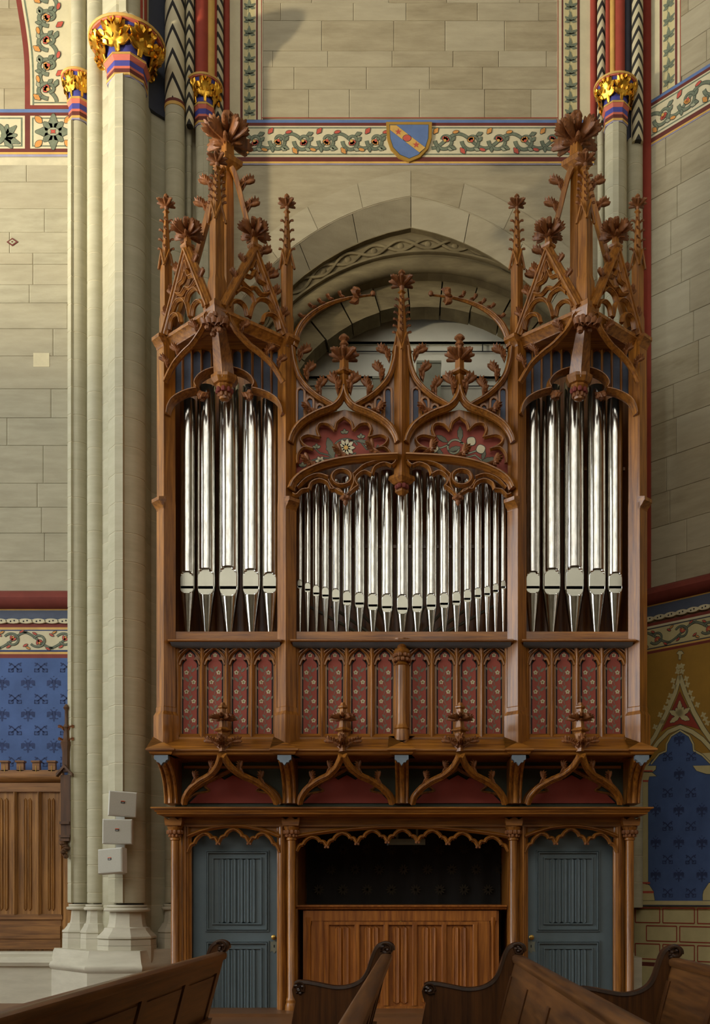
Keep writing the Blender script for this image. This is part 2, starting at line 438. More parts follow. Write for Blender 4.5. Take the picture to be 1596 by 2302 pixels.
inn.build('arch_soffit', 'old_stone', wall_b)
# ---- the older round arch inside the recess
YR = 13.74
def rnd(Rpx, cx=962, cy=1036, Y=YR, n=40, a0=0.12):
    return [P(cx+Rpx*math.cos(t), cy-Rpx*math.sin(t), Y) for t in [lerp(PI-a0, a0, i/n) for i in range(n+1)]]
tym = MB()
rr = rnd(426, n=40, a0=0)
tym.prism([(X(400, YR), 0), (rr[0].x, 0)]+[(p.x, p.z) for p in rr]+[(rr[-1].x, 0), (X(1500, YR), 0), (X(1500, YR), Z(380, YR)), (X(400, YR), Z(380, YR))], YR, YR+.3)
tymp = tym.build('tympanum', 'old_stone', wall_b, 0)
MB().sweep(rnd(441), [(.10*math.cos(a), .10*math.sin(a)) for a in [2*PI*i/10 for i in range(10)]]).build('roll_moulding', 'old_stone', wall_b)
MB().sweep(rnd(467), flatprof(.035, .06)).build('label_moulding', 'old_stone', wall_b)
for sgn in (0, 1):
    pts = []
    for i in range(121):
        t = lerp(PI-.5, .5, i/120); rad = 487+(11 if sgn else -11)*math.sin(i/120*PI*17)
        pts.append(P(962+rad*math.cos(t), 1036-rad*math.sin(t), YR-.005))
    MB().sweep(pts, flatprof(.035, .02 if sgn else .028)).build('interlace_carving', 'old_stone', wall_b)
for k in range(17):
    t = lerp(PI-.5, .5, (k+.5)/17)
    MB().lathe((0, 0, 0), [(.045, 0), (.03, .012), (.012, .014)], 10).xf(Matrix.Translation(P(962+487*math.cos(t), 1036-487*math.sin(t), YR)) @ Matrix.Rotation(PI/2, 4, 'X')).build('interlace_boss', 'old_stone', wall_b)
# inner voussoirs, ragged and pale
for k in range(15):
    t0, t1 = lerp(PI-.1, .1, k/15), lerp(PI-.1, .1, (k+1)/15)
    r0, r1 = 350+R.uniform(-4, 4), 412+R.uniform(-5, 5)
    ts = [t0-.004, (t0+t1)/2, t1+.004]
    Yv = 13.95
    a = [P(955+r0*math.cos(t), 1036-r0*math.sin(t), Yv) for t in ts]; c = [P(955+r1*math.cos(t), 1036-r1*math.sin(t), Yv) for t in ts]
    MB().prism([(p.x, p.z) for p in a]+[(p.x, p.z) for p in reversed(c)], Yv-R.uniform(0, .03), Yv+.3).build('stone', 'old_stone', wall_b, 0)
YN = 14.9
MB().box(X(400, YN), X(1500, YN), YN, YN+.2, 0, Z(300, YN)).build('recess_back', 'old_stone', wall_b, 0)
# pale louvre boards that close the recess
lou = empty('louvre_boards', 'pale stepped horizontal boards closing the old round arch', 'boards')
for k, (ya, yb) in enumerate([(716, 771), (777, 849), (855, 930), (936, 1010), (1016, 1090)]):
    Yq = 14.45+.07*k
    MB().box(X(640, Yq), X(1250, Yq), Yq, Yq+.03, Z(yb, Yq), Z(ya, Yq)+.04).build('board', 'pale_board', lou, 0)
    MB().box(X(640, Yq), X(1250, Yq), Yq, Yq+.10, Z(yb, Yq), Z(yb, Yq)+.02).build('board_soffit', 'pale_board', lou, 0)
    w1 = Z(yb+17, Yq)
    MB().box(X(640, Yq), X(1250, Yq), Yq+.02, Yq+.028, w1-.006, w1+.006).build('wire', 'black', lou, 0)
    for px in (868, 950, 1085):
        MB().box(X(px-1.2, Yq), X(px+1.2, Yq), Yq+.015, Yq+.03, Z(yb+17, Yq), Z(yb, Yq)).build('hook', 'black', lou, 0)
gb = empty('grey_cabinet', 'grey box standing behind the organ between the two ogee finials', 'box')
MB().box(X(937, 14.1), X(991, 14.1), 14.1, 14.4, Z(1000, 14.1), Z(817, 14.1)).build('body', 'grey_box', gb, 0)
MB().box(X(936, 14.1), X(992, 14.1), 14.08, 14.41, Z(817, 14.1), Z(812, 14.1)).build('lid', 'grey_box', gb, 0)
gb2 = empty('grey_cabinet', 'lower grey box half hidden by the curved organ rib beside the centre post', 'box')
MB().box(X(838, 14.1), X(868, 14.1), 14.1, 14.4, Z(1000, 14.1), Z(852, 14.1)).build('body', 'grey_box', gb2, 0)
MB().box(X(837, 14.1), X(869, 14.1), 14.08, 14.41, Z(852, 14.1), Z(848, 14.1)).build('lid', 'grey_box', gb2, 0)
# ---- left and right walls
wall_l = struct('wall_left', MB().box(-13.0, X(345, YL), YL, YL+.5, 0, 30.0), 'mortar')
RO = Vector((X(1465, 13.07), 13.07, 0)); RD = Vector((1, -1, 0)).normalized(); RN = Vector((-1, -1, 0)).normalized()
def rs(px):
    k = (px-CX)/F; return (k*RO.y-RO.x)/(1+k)*math.sqrt(2)
def rY(px): return (RO+RD*rs(px)).y
def rz(px, py): return Z(py, rY(px))
def rmap(s, z, off): p = RO+RD*s+RN*off; return (p.x, p.y, z)
wall_r = struct('wall_right', MB().prism([(-.6, 0), (2.6, 0), (2.6, 30), (-.6, 30)], -.4, 0, rmap), 'joint')
def bmap(x, z, off): return (x, YB-off, z)
def lmap(x, z, off): return (x, YL-off, z)
# ---- dressed blocks
STONE = MB(); c_ = .012
STONE.loft([[(-.5, -.5, -.5), (.5, -.5, -.5), (.5, -.5, .5), (-.5, -.5, .5)], [(-.5, .3, -.5), (.5, .3, -.5), (.5, .3, .5), (-.5, .3, .5)],
            [(-.5+c_, .5, -.5+c_), (.5-c_, .5, -.5+c_), (.5-c_, .5, .5-c_), (-.5+c_, .5, .5-c_)]])
SM = {k: None for k in ('ashlar', 'ashlar_low')}
def stone_mesh(mat):
    if SM.get(mat) is None: SM[mat] = STONE.mesh('stone', mat, 0)
    return SM[mat]
def ashlar(parent, m, s0, s1, zs, wmin, wmax, mat, clip=None, g=.0035):
    """courses of dressed blocks, each an object; m maps (s, z, off)"""
    o0 = Vector(m(0, 0, 0)); ex = (Vector(m(1, 0, 0))-o0); ny = (Vector(m(0, 0, 1))-o0)
    for k in range(len(zs)-1):
        s = s0-R.uniform(0, wmin)
        while s < s1:
            e = s+R.uniform(wmin, wmax)
            a, b_ = max(s, s0), min(e, s1)
            if s1-b_ < .12: b_ = s1; e = s1+1
            za, zb = min(zs[k], zs[k+1]), max(zs[k], zs[k+1])
            if b_-a > .04 and not (clip and clip((a+b_)/2, (za+zb)/2)):
                th = .02; off = R.uniform(.0, .0035)
                c = Vector(m((a+b_)/2, (za+zb)/2, off))
                wx, hz = (b_-a-g), (zb-za-g)
                M = Matrix(((ex.x*wx, ny.x*th, 0, c.x), (ex.y*wx, ny.y*th, 0, c.y), (0, 0, hz, c.z), (0, 0, 0, 1)))
                inst('stone', stone_mesh(mat), parent, M)
            s = e
zz = lambda ys, Y: [Z(y, Y) for y in ys]
ashlar(wall_b, bmap, X(591, YB), X(1253, YB), zz([-520, -470, -410, -350, -296, -240, -178, -120, -80, -40, 8, 48, 116, 152, 202, 266], YB), .45, 1.0, 'ashlar')
zall = zz([372, 410, 470, 523, 570, 595, 641, 682, 740, 801, 875, 940, 1002, 1087, 1141, 1199, 1262, 1331], YL)
ashlar(wall_l, lmap, X(-70, YL), X(330, YL), zall, .55, 1.3, 'ashlar_low')
zr = [Z(y, 13.07) for y in [318, 392, 450, 520, 596, 668, 742, 810, 884, 960, 1040, 1116, 1190, 1262, 1322]]
ashlar(wall_r, rmap, -.10, 2.5, zr, .4, .8, 'ashlar')
zr2 = [Z(y, 13.07) for y in [-580, -500, -430, -360, -290, -220, -140, -60, 10, 84, 150, 216]]
ashlar(wall_r, rmap, -.02, 2.5, zr2, .4, .8, 'ashlar')
zl2 = zz([-540, -480, -420, -360, -290, -230, -170, -110, -50, 20, 80, 132, 200, 247], YL)
ashlar(wall_l, lmap, X(-70, YL), X(60, YL), zl2, .5, 1.2, 'ashlar')
# ================================================================== PAINTED BANDS
OFF = .016
def strip(parent, m, s0, s1, z0, z1, mat, lay=0, name='painted_band'):
    d = OFF+lay*.0012
    mb = MB(); mb.prism([(s0, z0), (s1, z0), (s1, z1), (s0, z1)], d-.004, d, m)
    return mb.build(name, mat, parent, 0)
def ribbon(mb, pts, wfun, m, d):
    """tapering painted stroke on a wall"""
    pts = [Vector((p[0], p[1])) for p in pts]; L = len(pts); a, b_ = [], []
    for i, p in enumerate(pts):
        t = (pts[min(i+1, L-1)]-pts[max(i-1, 0)]); t = t.normalized() if t.length > 1e-9 else Vector((1, 0))
        n = Vector((-t.y, t.x))*wfun(i/(L-1))*.5
        a.append(p+n); b_.append(p-n)
    vs = [m(q.x, q.y, d) for q in a]+[m(q.x, q.y, d) for q in b_]
    mb.add(vs, [(i, i+1, L+i+1, L+i) for i in range(L-1)])
def petal_pts(c, ang, L, W, lob=0, n=10):
    c = Vector(c); d = Vector((math.cos(ang), math.sin(ang))); q = Vector((-d.y, d.x)); o = []
    up = []
    for i in range(n+1):
        u = i/n; w_ = W*.5*math.sin(PI*min(1, u*.92+.04))**.8*(1-(.28*abs(math.sin(lob*PI*u)) if lob else 0))
        up.append((u, w_))
    o = [c+d*(u*L)+q*w_ for u, w_ in up]+[c+d*(u*L)-q*w_ for u, w_ in reversed(up)]
    return [(p.x, p.y) for p in o]
class Paint:
    """gathers painted shapes by colour, then makes one painted part for each colour"""
    def __init__(s, m, base=3): s.m = m; s.base = base; s.mb = {}
    def _g(s, mat): return s.mb.setdefault(mat, MB())
    def d(s, lay): return OFF+(s.base+lay)*.0012
    def stroke(s, pts, w_, mat, lay=1, line=True):
        f = w_ if callable(w_) else (lambda t: w_)
        if line: ribbon(s._g('leaf_line'), pts, lambda t: f(t)+.012, s.m, s.d(lay)-.0009)
        ribbon(s._g(mat), pts, f, s.m, s.d(lay))
    def shape(s, pts, mat, lay=2, line=True):
        if line:
            cx = sum(p[0] for p in pts)/len(pts); cz = sum(p[1] for p in pts)/len(pts); q = []
            for p in pts:
                v = Vector((p[0]-cx, p[1]-cz)); l = max(v.length, 1e-6); q.append((cx+v.x*(l+.007)/l, cz+v.y*(l+.007)/l))
            s._g('leaf_line').flat([(a, b_, s.d(lay)-.0009) for a, b_ in q], s.m)
        s._g(mat).flat([(a, b_, s.d(lay)) for a, b_ in pts], s.m)
    def leafy(s, c, ang, L, W, mat, lob=3, lay=2): s.shape(petal_pts(c, ang, L, W, lob), mat, lay)
    def done(s, parent, name):
        for k, mb in s.mb.items(): mb.build(name, k, parent, 0)['kind'] = 'stuff'
def vine(p, s0, s1, zc, hh, pitch, flip=1, cols=('scarlet', 'orange_paint')):
    """acanthus rinceau: wave stem, spirals closing on flowers, lobed leaves"""
    n = max(1, round((s1-s0)/pitch)); pitch = (s1-s0)/n
    pts = [(s0+(s1-s0)*i/(n*16), zc+flip*hh*.62*math.sin(PI*i/16+PI/2)) for i in range(n*16+1)]
    p.stroke(pts, hh*.22, 'leaf_green', 1)
    for k in range(n):
        sg = flip*(1 if k % 2 else -1); c = (s0+pitch*(k+.5), zc+sg*hh*.02)
        sp = []
        for i in range(26):
            t = i/25; a = PI/2*sg+PI*1.9*t*1.0; rad = hh*.95*(1-.64*t)
            sp.append((c[0]+pitch*.36/hh*rad*1.1*math.cos(a+PI/2*sg)*1.0, c[1]+rad*math.sin(a+PI/2*sg)*.9))
        p.stroke(sp, lambda t: hh*.26*(1-.4*t), 'leaf_green', 2)
        for i in (3, 8, 13):
            a = math.atan2(sp[i][1]-c[1], sp[i][0]-c[0])
            p.leafy(sp[i], a+.9, hh*.46, hh*.30, 'leaf_green' if i != 8 else 'leaf_pale', 2, 3)
        col = cols[k % len(cols)]
        for j in range(4): p.leafy(c, sg*(.3+j*.55)+PI*(k % 2), hh*.38, hh*.30, col, 0, 4)
        p.shape([(c[0]+hh*.13*math.cos(a), c[1]+hh*.13*math.sin(a)) for a in [2*PI*i/8 for i in range(8)]], 'gold_paint' if col == 'scarlet' else 'scarlet', 6, False)
        p.leafy((c[0]-pitch*.42, zc+sg*hh*.62), sg*.9, hh*.6, hh*.42, cols[(k+1) % len(cols)], 2, 4)
        p.leafy((c[0]+pitch*.40, zc-sg*hh*.7), -sg*.4+PI, hh*.56, hh*.36, 'leaf_green', 2, 3)
        p.leafy((c[0]+pitch*.30, zc+sg*hh*.7), sg*.25, hh*.5, hh*.34, cols[(k+1) % len(cols)], 1, 4)
def band(parent, m, s0, s1, zf):
    """the painted frieze: blue, red, cream with grey lines, red, gold, violet; zf turns a survey height into z"""
    for ya, yb, mt, ly in [(271.4, 278, 'blue_line', 0), (278, 285, 'red_dark', 0), (285, 355, 'cream', 0), (288, 291, 'leaf_green', 1), (347.5, 350.5, 'leaf_green', 1),
                           (355, 365, 'red_dark', 0), (365, 369, 'gold_paint', 0), (369.5, 372, 'violet_line', 0)]:
        strip(parent, m, s0, s1, zf(yb), zf(ya), mt, ly)
zb = lambda y: Z(y, YB)
band(wall_b, bmap, X(505, YB), X(1335, YB), zb)
pt = Paint(bmap)
vine(pt, X(545, YB), X(872, YB), zb(319.5), .15, .32); vine(pt, X(970, YB), X(1330, YB), zb(319.5), .15, .32, -1, ('scarlet', 'orange_paint'))
pt.done(wall_b, 'painted_rinceau')
# coat of arms on the frieze
sh = [(868, 280), (971, 280), (970, 316), (962, 340), (944, 359), (920, 369), (896, 359), (878, 340), (870, 316)]
shw = lambda k: [(X(920+(x_-920)*k, YB), zb(322+(y_-322)*k)) for x_, y_ in sh]
shield = MB().prism(shw(1.0), OFF, OFF+.030, bmap).build('shield', 'ochre', wall_b, 0)
sp_ = Paint(lambda a, b_, d: bmap(a, b_, d+.032), 0)
sp_.shape(shw(.84), 'blue_line', 0)
sp_.shape([(X(a, YB), zb(b_)) for a, b_ in [(877, 288), (891, 288), (956, 338), (943, 349), (877, 298.5)]], 'gold_paint', 2)
def star(cx, cy, r, n=5):
    return [(X(cx+(r if i % 2 == 0 else r*.42)*math.sin(PI*i/n), YB), zb(cy-(r if i % 2 == 0 else r*.42)*math.cos(PI*i/n))) for i in range(2*n)]
for c in ((895.5, 303), (935.5, 332)): sp_.shape(star(c[0], c[1], 8), 'scarlet', 4, False)
sp_.shape([(X(915+9*math.cos(a), YB), zb(317+7*math.sin(a))) for a in [2*PI*i/14 for i in range(14)]], 'scarlet', 4)
for o in [x_ for x_ in []]: pass
sp_.done(shield, 'painted_arms')
# upright borders
def sprig(p, x_, z_, sz, flip=1, mat='leaf_green'):
    p.stroke([(x_-sz*.1*flip, z_-sz*.55), (x_, z_), (x_+sz*.1*flip, z_+sz*.5)], .006, mat, 1, False)
    for a, L in ((1.5, .8), (.5, .7), (2.4, .6), (-.2, .55), (3.3, .5)):
        p.shape(petal_pts((x_, z_-sz*.1), PI/2+(a-1.5)*flip, sz*L, sz*.34, 2), mat, 2, False)
def upright(m, parent, sx, z0, z1, step, reds, fol, thin):
    for a, b_ in reds: strip(parent, m, sx(a), sx(b_), z0, z1, 'red_dark', 2)
    strip(parent, m, sx(fol[0]), sx(fol[1]), z0, z1, 'cream_dim', 1)
    strip(parent, m, sx(thin-1), sx(thin+.6), z0, z1, 'red_bright', 2)
    p = Paint(m); z_ = z0+step*.5; k = 0
    while z_ < z1:
        sprig(p, (sx(fol[0])+sx(fol[1]))/2, z_, abs(sx(fol[1])-sx(fol[0]))*.95, 1 if k % 2 else 1); z_ += step; k += 1
    p.done(parent, 'painted_sprig')
bx_ = lambda a: X(a, YB)
for a, b_ in ((514, 591), (1252, 1335)): strip(wall_b, bmap, bx_(a), bx_(b_), zb(271), 16, 'cream', 0)
upright(bmap, wall_b, bx_, zb(271), 16, .172, [(540.6, 546), (576, 580)], (548, 573), 588.5)
upright(bmap, wall_b, bx_, zb(271), 16, .172, [(1297, 1302.5), (1262, 1265.5)], (1268, 1295), 1254)
strip(wall_b, bmap, bx_(588), bx_(1254.5), zb(268), zb(266.3), 'red_bright', 2)
# right wall: the frieze runs on, and an upright border
zr_ = lambda y: Z(y, YB)
band(wall_r, rmap, -.02, 2.5, zr_)
p = Paint(rmap); vine(p, 0.0, 2.45, zr_(319.5), .15, .36); p.done(wall_r, 'painted_rinceau')
strip(wall_r, rmap, -.02, rs(1532), zr_(271), 16, 'cream', 0)
upright(rmap, wall_r, rs, zr_(271), 16, .19, [(1484.5, 1490), (1519, 1524)], (1492, 1517), 1531)
strip(wall_r, rmap, rs(1447), rs(1465.5), rz(1465, 1330), 16, 'red_bright', 6, 'red_angle_band')
# left wall: frieze in boxes, arch border with rinceau
lx = lambda a: X(a, YL); lz = lambda y: Z(y, YL)
for ya, yb, mt in [(247.5, 255, 'blue_line'), (255, 262, 'red_dark'), (262, 336.5, 'red_dark'), (336.5, 344, 'red_dark'), (344, 348.5, 'gold_paint'), (349, 354, 'violet_line')]:
    strip(wall_l, lmap, lx(-70), lx(180), lz(yb), lz(ya), mt, 0)
for a, b_ in ((-60, 57), (69, 182)):
    strip(wall_l, lmap, lx(a), lx(b_), lz(336), lz(262.5), 'cream', 1)
    strip(wall_l, lmap, lx(a+4), lx(b_-5), lz(332), lz(266.5), 'leaf_green', 2)
    strip(wall_l, lmap, lx(a+8), lx(b_-9), lz(329), lz(270), 'cream', 3)
p = Paint(lmap, 5); c = (lx(121), lz(299)); q = YL/F
for k in range(8): p.leafy(c, k*PI/4, (40 if k % 2 == 0 else 30)*q, 22*q, 'leaf_green', 2, 1)
for k in range(4): p.leafy((c[0]+(-26 if k in (1, 2) else 26)*q, c[1]+(20 if k < 2 else -20)*q), PI/4+k*PI/2, 20*q, 13*q, 'orange_paint', 0, 2)
p.shape([(c[0]+13*q*math.cos(a), c[1]+9*q*math.sin(a)) for a in [2*PI*i/12 for i in range(12)]], 'leaf_pale', 3)
p.shape([(c[0]+(8 if i % 2 else 4)*q*math.cos(PI*i/4), c[1]+(6 if i % 2 else 3)*q*math.sin(PI*i/4)) for i in range(8)], 'scarlet', 4)
c = (lx(0), lz(305))
p.shape([(lx(10+7*math.cos(t)), lz(308+7*math.sin(t))) for t in [PI/4*i for i in range(8)]], 'leaf_green', 5, False)
for k in range(5): p.leafy((lx(10), lz(312)), -.9+k*.55, (38 if k in (1, 3) else 30)*q, 17*q, 'leaf_green', 2, 1)
p.stroke([(lx(-8+18*math.cos(t)), lz(304-20*math.sin(t))) for t in [2.2-4.6*i/20 for i in range(21)]], 9*q, 'leaf_green', 2)
p.done(wall_l, 'painted_foliage')
# curved border that follows the window arch
edge = [(32, -30), (40, 20), (48, 70), (54, 120), (56.5, 170), (57, 246)]
cur = cr([(lx(a), lz(b_), 0) for a, b_ in edge], 6)
outer_x = lx(184)
def below(dx, mat, lay, wd):
    mb = MB(); d = OFF+lay*.0012; L = len(cur)
    a = [(c_.x+lx(dx)-lx(0), c_.y) for c_ in cur]; b2 = [(c_.x+lx(dx+wd)-lx(0), c_.y) for c_ in cur]
    vs = [lmap(u, v, d) for u, v in a]+[lmap(u, v, d) for u, v in b2]
    mb.add(vs, [(i, i+1, L+i+1, L+i) for i in range(L-1)]); mb.build('painted_band', mat, wall_l, 0)
below(0, 'red_paint', 0, 12); below(12, 'cream', 1, 120); below(17, 'leaf_green', 2, 4); below(23, 'cream', 2, 90)
strip(wall_l, lmap, lx(57), lx(182), lz(247), lz(239), 'red_paint', 3)
strip(wall_l, lmap, lx(76), lx(182), lz(235), lz(232), 'leaf_green', 4)
p = Paint(lmap, 6); sw = lambda a, b_, d: lmap(a, b_, d)
vm = lambda u, v: (v, u)
class Vert(Paint):
    pass
def flipm(a, b_, d): return lmap(b_, a, d)
pv = Paint(flipm, 6); vine(pv, lz(232), lz(-40), lx(110), 30*q, .34); pv.done(wall_l, 'painted_rinceau')
for kk, mt_, dd in ((1.0, 'red_dark', .004), (.62, 'leaf_pale', .0055), (.22, 'red_dark', .007)):
    MB().prism([(lx(29+a*kk), lz(546+b_*kk)) for a, b_ in ((-13, 0), (0, -9), (13, 0), (0, 9))], OFF-.004, OFF+dd, lmap).build('painted_lozenge', mt_, wall_l, 0)
MB().prism([(lx(76), lz(826)), (lx(112), lz(826)), (lx(112), lz(795)), (lx(76), lz(795))], OFF-.004, OFF+.001, lmap).build('stone', 'cream', wall_l, 0)
# ================================================================== DADO OF THE LEFT WALL
def hsweep(parent, m, s0, s1, prof, mat, name):
    """moulding that runs along a wall; prof (off, z)"""
    mb = MB(); mb.loft([[m(s, z_, o_) for o_, z_ in prof] for s in (s0, s1)]); return mb.build(name, mat, parent, 40)
def rollprof(z0, z1, d, n=8):
    r = (z1-z0)/2
    return [(0, z0)]+[(d*math.cos(a)**.8 if math.cos(a) > 0 else 0, (z0+z1)/2+r*math.sin(a)) for a in [-PI/2+PI*i/n for i in range(n+1)]]+[(0, z1)]
xa, xb = lx(-70), lx(175)
hsweep(wall_l, lmap, xa, xb, [(0, lz(1370)), (.06, lz(1369)), (.13, lz(1361)), (.15, lz(1350)), (.11, lz(1338)), (.02, lz(1329)), (0, lz(1329))], 'red_paint', 'cornice_roll')
strip(wall_l, lmap, xa, xb, lz(1373), lz(1370), 'gold_paint', 1)
strip(wall_l, lmap, xa, xb, lz(1396), lz(1373), 'cove_blue', 0)
# twisted rope moulding in cream and black
def rope(parent, m, s0, s1, z_, step, hh):
    mb = MB(); s = s0; mk = MB()
    while s < s1:
        pts = [(s+step*.5+step*.56*math.cos(a)-hh*.25*math.sin(a), z_+hh*math.sin(a)) for a in [2*PI*i/12 for i in range(12)]]
        mb.prism(pts, OFF, OFF+.03, m)
        for e in (-.16, .12): mk.prism([(s+step*(.5+e)+step*.07*math.cos(a), z_+hh*.35*math.sin(a)+e*hh) for a in [2*PI*i/6 for i in range(6)]], OFF+.03, OFF+.032, m)
        s += step
    o = mb.build('rope_moulding', 'cream', parent, 30); mk.build('painted_dash', 'black', o, 0)
rope(wall_l, lmap, xa, xb, lz(1398), 29*q, 5.5*q)
for ya, yb, mt in [(1403, 1411, 'red_paint'), (1411, 1416, 'gold_paint'), (1416, 1463, 'cream'), (1416.5, 1419, 'dado_mark'), (1462, 1466, 'dado_mark'), (1466, 1471, 'gold_paint'), (1471, 1480, 'red_paint')]:
    strip(wall_l, lmap, xa, xb, lz(yb), lz(ya), mt, 1 if mt == 'dado_mark' else 0)
def scroll_frieze(m, parent, s0, s1, zc, hh, pitch):
    p = Paint(m, 3); n = max(1, round((s1-s0)/pitch)); pitch = (s1-s0)/n
    for k in range(n):
        c = (s0+pitch*(k+.5), zc); sg = 1 if k % 2 else -1
        p.stroke([(c[0]+pitch*.62*(t-.5)*1.9, zc-sg*hh*.9*math.cos(PI*t)) for t in [i/16 for i in range(17)]], hh*.17, 'leaf_green', 1)
        sp = [(c[0]+hh*.82*(1-.5*t)*math.cos(sg*(2.6-5.4*t))*1.15, zc+hh*.82*(1-.5*t)*math.sin(sg*(2.6-5.4*t))) for t in [i/22 for i in range(23)]]
        p.stroke(sp, hh*.16, 'leaf_green', 2)
        for j in range(3): p.leafy(c, sg*(.4+j*.7), hh*.5, hh*.34, 'scarlet' if j != 1 else 'orange_paint', 1, 3)
        for a, b_, cc in ((-.46, .75, 'orange_paint'), (.44, -.7, 'scarlet'), (-.2, -.85, 'scarlet'), (.3, .85, 'scarlet')):
            p.leafy((c[0]+pitch*a, zc+sg*hh*b_), sg*.5, hh*.5, hh*.26, cc, 1, 3)
    p.done(parent, 'painted_scroll')
scroll_frieze(lmap, wall_l, lx(-60), lx(175), lz(1440), 20*q, 60*q)
strip(wall_l, lmap, xa, xb, lz(1760), lz(1480), 'dado_blue', 0, 'blue_dado')
# stencilled crossed keys and two-headed eagles
def keys_shapes():
    S = []
    for s in (-1, 1):
        S.append([(s*a, b_) for a, b_ in [(-.36, -.30), (-.28, -.36), (.34, .30), (.27, .37)]])
        S.append([(s*a, b_) for a, b_ in [(.24, .28), (.46, .44), (.50, .36), (.40, .20), (.50, .14), (.42, .06), (.30, .18)]])
        for r0 in [[(-.5, -.5), (-.14, -.5), (-.14, -.43), (-.5, -.43)], [(-.5, -.22), (-.14, -.22), (-.14, -.15), (-.5, -.15)], [(-.52, -.5), (-.44, -.5), (-.44, -.15), (-.52, -.15)], [(-.2, -.5), (-.12, -.5), (-.12, -.15), (-.2, -.15)]]:
            S.append([(s*a, b_) for a, b_ in r0])
    return S
def eagle_shapes():
    S = [[(-.09, .28), (.09, .28), (.14, -.02), (.09, -.25), (.05, -.58), (0, -.64), (-.05, -.58), (-.09, -.25), (-.14, -.02)]]
    for s in (-1, 1):
        S.append([(s*a, b_) for a, b_ in [(.03, .24), (.10, .24), (.16, .42), (.27, .44), (.30, .38), (.2, .36), (.18, .3), (.14, .14)]])
        S.append([(s*a, b_) for a, b_ in [(.08, .10), (.2, .2), (.34, .26), (.52, .2), (.52, -.26), (.48, -.26), (.46, 0), (.43, -.26), (.39, -.26), (.37, -.02), (.34, -.2), (.3, -.2), (.28, -.06), (.14, -.08)]])
        S.append([(s*a, b_) for a, b_ in [(.08, -.26), (.2, -.32), (.32, -.3), (.34, -.38), (.22, -.42), (.08, -.36)]])
    S.append([(-.05, .52), (.05, .52), (.05, .6), (-.05, .6)])
    return S
def stencil(parent, m, sh_, s, z_, sx, sz, lay=2, mat='dado_mark', name='stencilled_keys'):
    mb = MB(); d = OFF+lay*.0012
    for poly in sh_: mb.flat([(s+a*sx, z_+b_*sz, d) for a, b_ in poly], m)
    mb.build(name, mat, parent, 0)
KS, ES = keys_shapes(), eagle_shapes()
for r in range(5):
    for k in range(-1, 3):
        px = 35+k*58+ (0 if r == 0 else 0); py = 1500+r*70.5
        if py < 1725: stencil(wall_l, lmap, KS, lx(px), lz(py), 29*q, 24*q)
        py = 1536+r*70.5
        if r < 4: stencil(wall_l, lmap, ES, lx(px+29), lz(py), 30*q, 26*q, name='stencilled_eagle')
# bench-like stone sill that carries the stalls, then runs round the pier foot
hsweep(wall_l, lmap, xa, lx(150), [(0, 0), (.30, 0), (.30, lz(2170)), (.34, lz(2168)), (.36, lz(2160)), (.34, lz(2152)), (.29, lz(2148)), (.29, lz(2142)), (.27, lz(2138)), (0, lz(2134))], 'base_stone', 'stone_sill')
# ---- choir-stall panelling
st = empty('stall_panelling', 'brown wooden linenfold panelling with battlement cresting under the blue wall', 'panelling')
YS = YL-.20
sx_ = lambda a: X(a, YS); sz_ = lambda a: Z(a, YS); qs = YS/F
MB().box(sx_(-60), sx_(152), YS+.03, YL-.005, sz_(2138), sz_(1742)).build('backing', 'stall_z', st, 0)
for a in (-20, 0, 35, 70.5, 106):
    if a == -20: continue
    MB().prism([(sx_(a+2), sz_(1733)), (sx_(a+18), sz_(1733)), (sx_(a+18), sz_(1714)), (sx_(a+2), sz_(1714))], YS, YS+.06).build('merlon', 'stall_x', st, 0)
    MB().box(sx_(a), sx_(a+20), YS-.02, YS+.07, sz_(1714), sz_(1710)).build('merlon_cap', 'stall_x', st, 0)
    MB().box(sx_(a+9.3), sx_(a+10.7), YS-.004, YS, sz_(1735), sz_(1721)).build('gilt_line', 'brass', st, 0)
MB().box(sx_(-60), sx_(140), YS, YS+.08, sz_(1745), sz_(1731)).build('cresting_rail', 'stall_x', st, 0)
mo = MB(); mo.loft([[(x_, y_, z_) for y_, z_ in [(YS+.08, sz_(1760)), (YS+.02, sz_(1759)), (YS-.02, sz_(1752)), (YS-.03, sz_(1747)), (YS-.03, sz_(1744)), (YS+.08, sz_(1744))]] for x_ in (sx_(-60), sx_(140))]); mo.build('cornice', 'stall_x', st)
MB().box(sx_(-60), sx_(140), YS+.0, YS+.08, sz_(1776), sz_(1760)).build('frieze_rail', 'stall_x', st, 0)
MB().box(sx_(-60), sx_(140), YS-.01, YS+.08, sz_(1780), sz_(1776)).build('bead', 'stall_x', st, 0)
for a in (-20, 33, 87, 138):
    MB().sweep([(sx_(a), YS+.04, sz_(2056)), (sx_(a), YS+.04, sz_(1780))], ribprof(9*qs, .06)).build('stile', 'stall_z', st)
